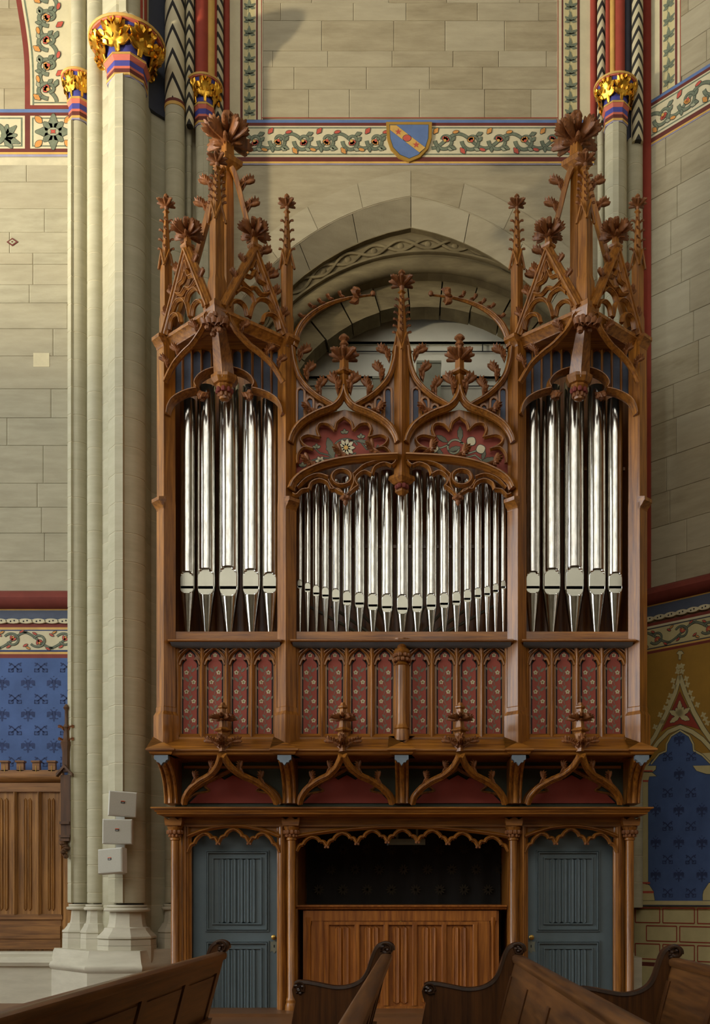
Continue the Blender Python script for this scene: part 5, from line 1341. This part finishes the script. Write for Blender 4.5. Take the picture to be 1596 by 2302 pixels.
# turned column in the middle of the apron
zA = lambda y_: Z(y_, 11.38)
part(MB().lathe((XC, 11.40, 0), [(.085, zA(1672)), (.085, zA(1652)), (.075, zA(1640)), (.085, zA(1637)), (.075, zA(1632)), (.06, zA(1626)), (.055, zA(1496)), (.07, zA(1493)), (.06, zA(1490)), (.05, zA(1488)), (.085, zA(1470)), (.095, zA(1466)), (.08, zA(1460)), (.05, zA(1456)), (.07, zA(1446)), (.1, zA(1440)), (.1, zA(1437)), (.04, zA(1435))], 16), 'apron_column', 'oak_z')
cv = MB()
for k_ in range(9):
    for r_ in range(2): cv.blob((XC+.075*math.cos(k_*2*PI/9+r_*.3), 11.40+.075*math.sin(k_*2*PI/9+r_*.3), zA(1483-r_*10)), .03, .03, .026, 6, 4)
part(cv, 'column_carving', 'oak_carved', 50)
# ---- shelf on brackets
PU = (-U2, -U1, 0, U1, U2)
def jog_path(hw, yf, jog, jw, z_, yb):
    pts = [(XC-hw, yb, z_), (XC-hw, yf-jog, z_)]
    for u in PU:
        l, r_ = u-jw, u+jw
        if u > -U2: pts += [(XC+l, yf, z_), (XC+l, yf-jog, z_)]
        if u < U2: pts += [(XC+r_, yf-jog, z_), (XC+r_, yf, z_)]
    pts += [(XC+hw, yf-jog, z_), (XC+hw, yb, z_)]
    return pts
SHELF = [(-.30, .24), (-.005, .065), (0, .06), (0, .045), (-.03, .03), (-.035, .012), (-.05, .0), (-.30, 0)]
part(MB().sweep(jog_path(2.755, 11.17, .045, .155, 2.865, 12.0), SHELF, (0, 0, 1)), 'shelf', 'oak_x', 25)
part(MB().box(XC-2.5, XC+2.5, 11.45, 11.9, 2.87, 3.08), 'shelf_core', 'oak_z', 0)
for u in PU:
    cx = XC+u
    bp = [(cx, 11.24, 2.865), (cx, 11.25, 2.80), (cx, 11.31, 2.775), (cx, 11.41, 2.725), (cx, 11.50, 2.65), (cx, 11.56, 2.56), (cx, 11.595, 2.46), (cx, 11.60, 2.38)]
    GR = [(-.075, -.5), (-.075, -.02), (-.06, 0), (-.045, -.008), (-.04, -.03), (-.03, -.03), (-.022, .012), (0, .02), (.022, .012), (.03, -.03), (.04, -.03), (.045, -.008), (.06, 0), (.075, -.02), (.075, -.5)]
    sec = []
    for p_ in cr(bp, 4):
        sec.append([(cx+n_, (p_.y-d_) if d_ > -.4 else 11.95, p_.z) for n_, d_ in GR])
    br = part(MB().loft(sec), 'bracket', 'oak_z', 35)
    w_ = .075
    part(MB().prism([(cx-w_, 2.86), (cx-w_, 2.815), (cx-w_*.72, 2.805), (cx-w_*.6, 2.785), (cx-w_*.3, 2.782), (cx, 2.75), (cx+w_*.3, 2.782), (cx+w_*.6, 2.785), (cx+w_*.72, 2.805), (cx+w_, 2.815), (cx+w_, 2.86)], 11.175, 11.25), 'bracket_cap', 'grey_blue', 0, br)
c1 = crop(330, 1400, 4.56)
part(MB().box(XC-2.6, XC+2.6, 11.84, 11.92, 2.36, 2.9), 'under_shelf_wall', 'board_green', 0)
for bi, u in enumerate((-UT, -UB, UB, UT)):
    cx = XC+u; hw = .52
    poly = [(-.50, 2.40), (-.40, 2.50), (-.27, 2.545), (-.31, 2.59), (-.26, 2.645), (-.13, 2.69), (-.10, 2.665), (-.02, 2.71), (0, 2.72)]
    full = [(cx+a, b_) for a, b_ in poly]+[(cx-a, b_) for a, b_ in reversed(poly[:-1])]
    bd = [(cx+(x_-cx)*1.06, 2.40+(z_-2.40)*1.07) for x_, z_ in full]
    part(MB().prism(bd, 11.825, 11.845), 'arch_border', 'black', 0); part(MB().prism(full, 11.815, 11.84), 'arch_panel', 'panel_deep', 0)
    part(MB().box(cx-.56, cx+.56, 11.80, 11.84, 2.795, 2.825), 'frame_rail', 'oak_x', 0)
    for s in (-1, 1):
        # nodding ogee: springs at the wall, ends under the shelf edge
        pts = [(.52, 11.66, 2.385), (.49, 11.62, 2.46), (.41, 11.55, 2.545), (.29, 11.47, 2.615), (.17, 11.38, 2.665), (.08, 11.28, 2.735), (.03, 11.20, 2.81), (.008, 11.15, 2.865)]
        nd = part(MB().sweep(cr([Vector((cx+s*a, b_, c_)) for a, b_, c_ in pts], 5), ribprof(.075, .07), (0, -1, 0)), 'nodding_ogee', 'oak_z')
        pcrock(nd, Vector((cx+s*.15, 11.36, 2.70)), 1.15 if s > 0 else PI-1.15, .125, 'crocket', s < 0)
        pcrock(nd, Vector((cx+s*.36, 11.50, 2.60)), 1.15 if s > 0 else PI-1.15, .125, 'crocket', s < 0)
        bk = part(MB().sweep(cr([Vector((cx+s*a, 11.83, b_)) for a, b_ in [(.55, 2.39), (.50, 2.50), (.38, 2.60), (.22, 2.68), (.08, 2.75), (0, 2.80)]], 5), ribprof(.05, .05)), 'back_arch', 'oak_z')
        part(MB().sweep(cr([Vector((cx+s*a, 11.83, b_)) for a, b_ in [(.53, 2.42), (.44, 2.50), (.30, 2.53), (.27, 2.55), (.32, 2.59), (.30, 2.63)]], 4), ribprof(.03, .03)), 'cusp', 'oak_z', 40, bk)
    # little standing finial on the shelf
    ff = part(shaft(cx, 11.19, [(.055, 2.90), (.05, 3.02), (.055, 3.07), (.06, 3.095), (.05, 3.11), (.095, 3.125), (.10, 3.135), (.05, 3.16), (.042, 3.19), (.035, 3.36), (.055, 3.375), (.055, 3.39), (.03, 3.405), (.02, 3.43)]), 'shelf_finial', 'oak_z', 20)
    pfleur(ff, (cx, 11.19, 3.265), .165, .085, 'fleuron')
    for k_ in range(4):
        a = PI/4+k_*PI/2 if False else k_*PI/2
        M = Matrix.Translation((cx+.03*math.cos(a), 11.19+.03*math.sin(a), 2.99)) @ Matrix.Rotation(a, 4, 'Z') @ Matrix.Diagonal((.17, .14, .14, 1))
        o = inst('crocket', CROCKET, None, M); o.parent = ff
# ---- lower ledge and entablature
LED = [(-.30, .115), (-.005, .095), (0, .09), (0, .08), (-.035, .06), (-.04, .045), (-.055, .04), (-.06, .02), (-.11, 0), (-.30, 0)]
part(MB().sweep([(XC-2.80, 12.3, 2.235), (XC-2.80, 11.50, 2.235), (XC+2.80, 11.50, 2.235), (XC+2.80, 12.3, 2.235)], LED, (0, 0, 1)), 'ledge', 'oak_x', 25)
part(MB().box(XC-2.6, XC+2.6, 11.7, 12.3, 2.24, 2.34), 'ledge_core', 'oak_x', 0)
YC = 11.83
zc_ = lambda y_: Z(y_, YC)
for a, b_ in ((-U2+.06, -U1-.06), (U1+.06, U2-.06), (-U1+.06, U1-.06)):
    part(MB().box(XC+a, XC+b_, YC+.02, YC+.14, zc_(1857), 2.24), 'frieze', 'oak_x', 0)
    part(MB().box(XC+a, XC+b_, YC+.005, YC+.03, zc_(1858), zc_(1855)), 'frieze_bead', 'oak_x', 0)
for u in (-U2, -U1, U1, U2):
    cx = XC+u; r_ = .047
    col = part(MB().lathe((cx, YC, 0), [(.075, 0), (.075, zc_(2262)), (.065, zc_(2256)), (.06, zc_(2252)), (.065, zc_(2249)), (.06, zc_(2246)), (r_, zc_(2242)), (r_, zc_(1890)), (.06, zc_(1888)), (.06, zc_(1885)), (.05, zc_(1884)), (.055, zc_(1878)), (.08, zc_(1864)), (.09, zc_(1860)), (.085, zc_(1857)), (.05, zc_(1856))], 16), 'column', 'oak_z')
    cv = MB()
    for k_ in range(9):
        cv.blob((cx+.072*math.cos(k_*2*PI/9), YC+.072*math.sin(k_*2*PI/9), zc_(1871)), .03, .03, .032, 6, 4)
        cv.blob((cx+.06*math.cos(k_*2*PI/9+.35), YC+.06*math.sin(k_*2*PI/9+.35), zc_(1879)), .02, .02, .022, 6, 4)
    part(cv, 'capital_carving', 'oak_carved', 50, col)
    z2, z3 = zc_(1857), 2.245
    part(MB().prism([(cx-.09, z2), (cx+.09, z2), (cx+.10, z2+.05), (cx+.10, z3-.01), (cx+.055, z3-.04), (cx, z3), (cx-.055, z3-.04), (cx-.10, z3-.01), (cx-.10, z2+.05)], YC-.10, YC+.05), 'impost_block', 'oak_x', 0, col)
    for s in ((1,) if u in (-U2, U1) else (-1,)):
        inner = cx+s*.115
        part(MB().sweep([(inner, YC+.10, 0), (inner, YC+.10, zc_(1857))], ribprof(.12, .10)), 'jamb', 'oak_z', 40)
c4b = crop(330, 1780, 4.3135); c5b = crop(620, 1780, 2.8)
def cusped(cxc, half, foils, yspring, ypeak, depthpx, name):
    """segmental arch with a fringe of trefoiled cusps"""
    ya = lambda t: lerp(ypeak, yspring, (2*t-1)**2)
    pt = lambda t, dy: Vector((cxc+half*(2*t-1), YC+.06, zc_(ya(t)+dy)))
    o = part(MB().sweep([pt(i/24, -4) for i in range(25)], ribprof(.05, .08)), name, 'oak_x')
    sp_o = [(cxc-half, zc_(1856))]+[(pt(i/24, 0).x, pt(i/24, 0).z) for i in range(25)]+[(cxc+half, zc_(1856))]
    part(MB().prism(sp_o, YC+.06, YC+.10), 'spandrel', 'oak_x', 0, o)
    for k in range(foils):
        t0, t1 = k/foils, (k+1)/foils; tm = (t0+t1)/2; w_ = t1-t0; d = depthpx
        tr = MB(); base_ = ya(tm)
        seq = [(t0, d*1.0), (t0+w_*.10, d*.62), (t0+w_*.22, d*.58), (t0+w_*.30, d*.30), (tm, d*.10), (t1-w_*.30, d*.30), (t1-w_*.22, d*.58), (t1-w_*.10, d*.62), (t1, d*1.0)]
        P_ = [Vector((cxc+half*(2*t-1), YC+.06, zc_(ya(t)+dd))) for t, dd in seq]
        tr.sweep(cr(P_[:3], 4), ribprof(.044, .065)); tr.sweep(cr(P_[2:7], 4), ribprof(.044, .065)); tr.sweep(cr(P_[6:], 4), ribprof(.044, .065))
        part(tr, 'cusp_fringe', 'oak_z', 40, o)
        if k < foils-1:
            b_ = Vector((cxc+half*(2*t1-1), YC+.02, zc_(ya(t1)+d*1.0)))
            cv = MB()
            for q_ in range(4): cv.blob((b_.x+(-.016 if q_ < 2 else .016)*(1 if q_ % 2 else .4), b_.y, b_.z-.012*(q_ % 2)), .016, .018, .016, 6, 4)
            part(cv, 'cusp_tip', 'oak_carved', 50, o)
for s in (-1, 1): cusped(XC+s*UT, .53, 3, 1884, 1860, 32, 'door_arch')
cusped(XC, 1.215, 7, 1884, 1862, 29, 'console_arch')
# ---- blue doors
YD = 12.10
zd = lambda y_: Z(y_, YD)
def door(cx, knob):
    w_ = .52; d = part(MB().box(cx-w_, cx+w_, YD, YD+.05, .02, 2.2), 'door', 'door_blue', 0)
    k = YD/F
    for (ya, yb) in ((1913, 2093), (2116, 2298)):
        px = 70
        for e, dep in ((0, .018), (4, .032), (16, .024)):
            x0, x1 = cx-(px-e)*k, cx+(px-e)*k; za, zb2 = zd(yb-e), zd(ya+e)
            part(MB().sweep([(x0, YD, za), (x1, YD, za), (x1, YD, zb2), (x0, YD, zb2)], flatprof(.016, dep), closed=True), 'door_moulding', 'door_blue', 30, d)
        o = linenfold(None, cx-42*k, cx-1*k, zd(yb-18), zd(ya+18), YD-.002, .022, 3, 'door_blue'); o.parent = d
        o = linenfold(None, cx+1*k, cx+42*k, zd(yb-18), zd(ya+18), YD-.002, .022, 3, 'door_blue'); o.parent = d
    kx = cx+knob*83*k
    part(MB().lathe((0, 0, 0), [(.012, 0), (.012, .02), (.028, .03), (.03, .045), (.015, .055)], 12).xf(Matrix.Translation((kx, YD, zd(2107))) @ Matrix.Rotation(PI/2, 4, 'X')), 'knob', 'brass', 40, d)
    pl_ = [(-.05, -.07), (-.02, -.055), (0, -.085), (.02, -.055), (.05, -.07), (.038, 0), (.05, .055), (.02, .05), (0, .075), (-.02, .05), (-.05, .055), (-.038, 0)]
    pl_o = part(MB().prism([(kx+a, zd(2127)+b_) for a, b_ in pl_], YD-.006, YD), 'lock_plate', 'grey_box', 0, d)
    part(MB().box(kx-.006, kx+.006, YD-.008, YD-.004, zd(2130), zd(2124)), 'keyhole', 'black', 0, d)  # solid black plug, its colour stands in for the shade inside the hole
door(XC-UT, 1); door(XC+UT, -1)
# side and back boards of the lower case, dark console niche
for u in (-U2, U2): part(MB().box(XC+u-.04, XC+u+.04, YC+.15, 12.9, 0, 2.25), 'case_side', 'oak_z', 0)
for u in (-U1, U1): part(MB().box(XC+u-.05, XC+u+.05, YC+.16, 12.95, 0, 2.25), 'case_side', 'oak_z', 0)
part(MB().box(XC-2.6, XC+2.6, 12.95, 13.0, 0, 2.3), 'case_back', 'oak_z', 0)
part(MB().box(XC-2.6, XC+2.6, 11.95, 13.0, 2.24, 2.30), 'niche_ceiling', 'oak_z', 0)
# ================================================================== ORGAN PIPES
YPI = 11.66
def pipe(label, px, wpx, lip_top, slot, lip_bot, foot, top, group):
    t = empty('organ_pipe', label, 'organ pipe', group)
    cx = X(px, YPI); r = wpx*YPI/F/2; z = lambda y_: Z(y_, YPI-r)
    n = 28; rings = []
    zs, zl, zlb, zf, ztp = z(slot), z(lip_top), z(lip_bot), z(foot), z(top)
    c = .62; hw = r*.785; sh_ = .008+.06*r
    def ring(z_, rr, lip=True):
        o = []
        for i in range(n):
            a = 2*PI*i/n+PI/n; x_, y_ = rr*math.cos(a), rr*math.sin(a)
            if lip and abs(x_) < hw:
                e = math.sqrt(1-(x_/hw)**2)
                hi = zs+(zl-zs)*(.58+.42*e); lw = zs-(zs-zlb)*(.25+.75*e)
                if lw <= z_ <= hi: y_ = max(y_, -c*r)
            o.append((cx+x_, YPI+y_, z_))
        return o
    bd = MB()
    bd.loft([ring(zs+sh_, r)]+[ring(zs+(zl-zs)*t, r) for t in (.3, .58, .66, .72, .78, .84, .89, .93, .96, .985, 1.005)]+[ring(zl+.01, r), ring(ztp-.006, r), ring(ztp, r*.99)], cap=False)
    bd.flat([(cx+r*.99*math.cos(2*PI*i/n), YPI+r*.99*math.sin(2*PI*i/n), ztp) for i in range(n)], lambda *q_: q_)
    bd.build('body', 'tin', t, 50)
    ft = MB(); ht = zs-zf
    rad = lambda z_: lerp(r, r*.28, (zs-z_)/ht)
    ft.loft([ring(z_, rad(z_)) for z_ in [zs-sh_*1.2]+[lerp(zs, zlb, u) for u in ( .5, .62, .74, .85, .94, 1.02)]+[lerp(zs, zf, .5), zf]])
    ft.build('foot', 'tin', t, 50)
    # lips: the upper one arched, the lower a half disc, the dark mouth between
    yl = YPI-c*r
    up = [(cx-hw, zs+sh_), (cx+hw, zs+sh_)]+[(cx+hw*math.cos(a), zs+(zl-zs)*(.57+.40*math.sin(a))) for a in [PI*i/14 for i in range(15)]]
    MB().prism(up, yl-.003, yl+.004).build('upper_lip', 'tin_lip', t, 0)
    lo = [(cx-hw, zs-sh_*1.2), (cx+hw, zs-sh_*1.2)]+[(cx+hw*math.cos(a), zs-sh_*1.5-(zs-zlb-sh_*1.5)*math.sin(a)) for a in [PI*i/14 for i in range(15)]]
    MB().prism(lo, yl-.005, yl+.004).build('lower_lip', 'tin_lip', t, 0)
    al = math.asin(.785); ang = [lerp(-PI/2+al, PI*1.5-al, i/20) for i in range(21)]
    wall_ = MB(); wall_.loft([[(cx+q_*math.cos(a), YPI+q_*math.sin(a), z_) for a in ang]+[(cx+(q_-.003)*math.cos(a), YPI+(q_-.003)*math.sin(a), z_) for a in reversed(ang)] for q_, z_ in ((r, zs-sh_*1.25), (r, zs+sh_*1.05))])
    wall_.build('mouth', 'tin', t, 50)
ORD = ['first', 'second', 'third', 'fourth', 'fifth', 'sixth', 'seventh', 'eighth', 'ninth', 'tenth', 'eleventh', 'twelfth', 'thirteenth', 'fourteenth', 'fifteenth', 'sixteenth', 'seventeenth', 'eighteenth', 'nineteenth']
for side, name in ((-1, 'tower beside the stone pier'), (1, 'tower beside the ochre wall')):
    ctr = XC+side*UT
    for k, (off, w_, lt, sl, lb) in enumerate(((-93, 36, 1283, 1318, 1332), (-50.5, 43, 1276, 1318, 1335), (0, 47, 1271, 1318, 1338), (50.5, 43, 1277, 1318, 1335), (92, 36, 1285, 1318, 1332))):
        px = CX+(ctr*F/YPI)+off-(3 if side < 0 else 0)
        kk = k if side < 0 else 4-k
        base_ = 'the pier' if side < 0 else 'the ochre wall'
        lab = 'widest tin pipe, in the middle of the organ %s' % name if k == 2 else 'tall tin pipe, %s of five from %s, in that organ tower' % (ORD[kk], base_)
        pipe(lab, px, w_, lt, sl, lb, 1428, (892, 862, 852, 862, 892)[k], 'tall pipes in the '+name)
xs = [103, 156, 214, 276, 347, 423, 507, 597, 693, 797, 897, 992, 1080, 1162, 1237, 1308, 1371, 1428, 1480]
ws = [36, 44, 50, 54, 60, 66, 72, 78, 84, 86, 82, 76, 70, 64, 58, 52, 48, 44, 36]
sl = [897, 918, 943, 957, 976, 996, 1010, 1023, 1034, 1044, 1035, 1024, 1012, 998, 979, 960, 947, 926, 901]
lt = [852, 870, 887, 900, 910, 925, 935, 942, 945, 950, 945, 943, 938, 930, 915, 905, 895, 878, 858]
cq = crop(640, 1020, 3.0113)
for k in range(19):
    tp = lerp(1050, 1096, abs(k-9)/9)
    lab = 'broadest pipe on the axis of the organ middle field, under the pendant' if k == 9 else 'slim tin pipe, %s from the pier side in the organ middle field' % ORD[k]
    pipe(lab, cq(xs[k], 0)[0], ws[k]/3.0113, cq(0, lt[k])[1], cq(0, sl[k])[1], cq(0, sl[k]+ws[k]*.42)[1], 1429, tp, 'short pipes in the middle field')
# ================================================================== CONSOLE
con = empty('organ_console', 'closed brown oak organ console with five linenfold panels in dark niche', 'console')
YK = 12.02
kx = lambda a: X(c5b(a, 0)[0], YK); kz = lambda a: Z(c5b(0, a)[1], YK)
MB().box(kx(170), kx(1405), YK+.03, YK+.7, 0, kz(748)).build('carcass', 'console_oak', con, 0)
MB().loft([[(x_, y_, z_) for y_, z_ in [(YK+.75, kz(742)), (YK-.01, kz(742)), (YK-.03, kz(735)), (YK-.03, kz(731)), (YK-.045, kz(728)), (YK-.06, kz(722)), (YK-.06, kz(714)), (YK+.75, kz(710))]] for x_ in (kx(124), kx(1452))]).build('top_board', 'console_oak', con, 30)
MB().box(kx(190), kx(1390), YK, YK+.04, kz(812), kz(748)).build('frieze_rail', 'console_oak', con, 0)
for a, b_ in ((228, 300), (1275, 1345)): MB().box(kx(a), kx(b_), YK+.005, YK+.04, kz(1420), kz(812)).build('stile', 'console_oak', con, 0)
for a in (207, 1368): MB().lathe((kx(a), YK+.03, 0), [(.035, 0), (.035, kz(1400)), (.025, kz(1380)), (.025, kz(850)), (.04, kz(820)), (.04, kz(790))], 8).build('corner_shaft', 'console_oak', con, 30)
MB().box(kx(300), kx(1275), YK+.012, YK+.03, kz(1375), kz(806)).build('front_flap', 'console_oak', con, 0)
for a in (320, 512, 695, 875, 1060, 1255):
    w_ = 7; MB().sweep([(kx(a), YK+.012, kz(1345)), (kx(a), YK+.012, kz(835))], flatprof(.06, .04)).build('stile', 'console_oak', con, 30)
for b_ in (828, 1358): MB().box(kx(305), kx(1270), YK-.024, YK+.014, kz(b_+9), kz(b_-9)).build('rail', 'console_oak', con, 0)
for a in (420, 605, 785, 967, 1157):
    linenfold(con, kx(a-48), kx(a+48), kz(1332), kz(852), YK+.012, .022, 2, 'console_oak')
MB().lathe((0, 0, 0), [(.014, 0), (.014, .006), (.004, .007)], 10).xf(Matrix.Translation((kx(785), YK-.004, kz(821))) @ Matrix.Rotation(PI/2, 4, 'X')).build('keyhole', 'brass', con)
MB().box(kx(170), kx(1405), YK-.02, YK+.03, 0, kz(1420)).build('plinth', 'console_oak', con, 0)
lamp = empty('strip_lamp', 'unlit pale strip lamp under the cusped console arch', 'lamp')
MB().box(X(872, 12.3), X(956, 12.3), 12.28, 12.36, Z(1899, 12.3), Z(1886, 12.3)).build('housing', 'grey_box', lamp, 0)
MB().box(X(870, 12.3), X(873, 12.3), 12.27, 12.37, Z(1900, 12.3), Z(1885, 12.3)).build('end_cap', 'cap_blue', lamp, 0)
MB().box(X(890, 12.3), X(895, 12.3), 12.30, 12.34, Z(1886, 12.3), 2.245).build('hanger', 'grey_box', lamp, 0)
MB().box(X(935, 12.3), X(940, 12.3), 12.30, 12.34, Z(1886, 12.3), 2.245).build('hanger', 'grey_box', lamp, 0)
cur_ = empty('niche_curtain', 'nearly black cloth with faint sunflowers hung behind the console', 'curtain')
wv = MB(); nW = 60
wv.loft([[(XC-1.2+2.4*i/nW, 12.85+.02*math.sin(i*.9), z_) for i in range(nW+1)]+[(XC+1.2-2.4*i/nW, 12.88+.02*math.sin((nW-i)*.9), z_) for i in range(nW+1)] for z_ in (.6, 2.2)])
wv.build('cloth', 'dark_cloth', cur_)
sf = Paint(lambda a, b_, d: (a, 12.83-d+OFF, b_), 1)
for r_ in range(3):
    for k in range(8):
        c = (XC-1.05+k*.30+(.15 if r_ % 2 else 0), 1.42+r_*.25)
        for j in range(10): sf.shape(petal_pts(c, j*PI/5, .07, .02), 'sunflower', 1, False)
sf.done(cur_, 'sunflower_print')
# wooden step at the foot of the organ
stp = struct('trim_1', MB().box(XC-2.9, XC+2.9, 11.45, 12.1, 0, .035), 'floor_boards')
# ================================================================== PEWS
def pew(label, Xt, Yf, Yn, dz=0.0):
    t = empty('pew', label, 'pew', 'pews before the organ')
    k = .0027
    def E(px, py): return (Xt+(px-1161)*k, 1.31-(py-2020)*k+dz)
    out = [(962, 2505), (948, 2420), (944, 2350), (948, 2302), (953, 2275), (957, 2255), (951, 2242), (948, 2228), (955, 2214), (968, 2209), (990, 2211), (1020, 2217), (1050, 2222), (1080, 2219), (1105, 2207), (1119, 2188), (1127, 2165), (1135, 2142), (1143, 2129), (1155, 2122), (1168, 2121), (1178, 2127), (1180, 2138), (1172, 2147), (1165, 2152), (1124, 2302), (1104, 2400), (1100, 2505)]
    pts = [E(*p_) for p_ in out]
    head = cr([(a, b_, 0) for a, b_ in pts[7:25]], 3)
    poly = pts[:7]+[(v.x, v.y) for v in head]+pts[25:]
    for Ye in (Yf, Yn):
        en = MB().prism(poly, Ye-.03, Ye+.03).build('end_panel', 'pew_z', t, 25)
        for (cx_, cy_, rr, sg) in ((1163, 2135, 14, 1), (966, 2224, 14, -1)):
            cv = MB(); c = E(cx_, cy_)
            for sd in (-1, 1):
                sp = [(c[0]+rr*k*(1-.8*u)*math.cos(sg*(2.4-7.5*u)), Ye+sd*.036, c[1]+rr*k*(1-.8*u)*math.sin(2.4-7.5*u)) for u in [i/24 for i in range(25)]]
                cv.sweep(sp, [(.008*math.cos(a), .010*math.sin(a)) for a in [PI/3*i for i in range(6)]], (0, sd, 0))
                for q_ in range(5): cv.blob((c[0]+R.uniform(-.6, .6)*rr*k, Ye+sd*.03, c[1]+R.uniform(-.9, .5)*rr*k), .014, .02, .012, 6, 4)
            for q_ in range(9):
                a = q_*.7
                cv.blob((c[0]+rr*k*.85*math.cos(a), Ye+R.uniform(-.02, .02), c[1]+rr*k*.85*math.sin(a)), .012, .034, .012, 6, 4)
            cv.build('scroll_carving', 'pew_carved', en, 50)
        # raised edge that runs along the top of the end
        MB().sweep([(v.x, Ye, v.y+.0) for v in head[3:-6]], [(-.012, -.038), (-.012, .038), (.006, .034), (.010, 0), (.006, -.034)], (0, 1, 0)).build('edge_bead', 'pew_carved', en, 40)
    # raked back: rails, stiles, sunk panels
    zt = 1.31-(2152-2020)*k+dz; xt_ = Xt+.006; sl_ = .262
    B = lambda d_, off: (xt_-sl_*d_+off, zt-d_)      # d down the back, off sideways
    ya, yb = Yn+.03, Yf-.03
    def slab(d0, d1, o0, o1, y0, y1, name, mat, par=t, sm=0):
        mb = MB(); c = [B(d0, o0), B(d0, o1), B(d1, o1), B(d1, o0)]
        mb.loft([[(x_, y_, z_) for x_, z_ in c] for y_ in (y0, y1)]); return mb.build(name, mat, par, sm)
    slab(.02, .62, -.012, .010, ya, yb, 'back_board', 'pew_y')
    rl = MB(); c = [(-.03, .03), (-.036, .012), (-.034, -.006), (-.02, -.018), (.02, -.018), (.036, -.008), (.038, .012), (.03, .03)]
    rl.loft([[(xt_+a, y_, zt-b_) for a, b_ in c] for y_ in (ya, yb)]); rl.build('top_rail', 'pew_y', t, 50)
    slab(.03, .11, .010, .024, ya, yb, 'back_rail', 'pew_y'); slab(.42, .62, .010, .024, ya, yb, 'back_rail', 'pew_y')
    y_ = yb
    while y_ > ya+.3:
        slab(.11, .42, .010, .024, y_-.10, y_, 'stile', 'pew_z')
        slab(.13, .40, .010, .017, max(ya, y_-.86), y_-.13, 'sunk_panel', 'pew_y')
        slab(.11, .42, -.020, -.012, y_-.08, y_, 'stile', 'pew_z')
        y_ -= .88
    slab(.40, .44, .02, .05, ya, yb, 'book_ledge', 'pew_y')
    MB().box(xt_-.60, xt_-.13, ya, yb, .42+dz, .46+dz).build('seat', 'pew_y', t, 0)
    MB().box(xt_-.58, xt_-.55, ya, yb, .30+dz, .42+dz).build('seat_rail', 'pew_y', t, 0)
    return t
pew('dark wooden pew with its panelled back turned to us, in front of the pier foot', -1.235, 6.55, 1.9, .005)
pew('dark wooden pew seen along its sloping top rail, in front of the console', -.19, 6.40, 1.3, 0)
pew('dark wooden pew with tall scrolled end before the door nearer the ochre wall', .61, 6.28, 1.3, 0)
pew('dark wooden pew with scrolled end before the painted masonry of the ochre wall', 1.475, 5.95, 1.3, 0)
# ================================================================== bases of the things: each Empty stands at the foot of its thing
bpy.context.view_layer.update()
for e in [o for o in COL.objects if o.type == 'EMPTY' and o.parent is None and o.children]:
    lo_, hi_ = Vector((1e9,)*3), Vector((-1e9,)*3)
    for c in e.children_recursive:
        if c.type != 'MESH': continue
        for b_ in c.bound_box:
            v = c.matrix_world @ Vector(b_)
            lo_ = Vector(map(min, lo_, v)); hi_ = Vector(map(max, hi_, v))
    loc = Vector(((lo_.x+hi_.x)/2, (lo_.y+hi_.y)/2, lo_.z))
    e.location = loc
    for c in e.children: c.matrix_parent_inverse = Matrix.Translation(-loc)
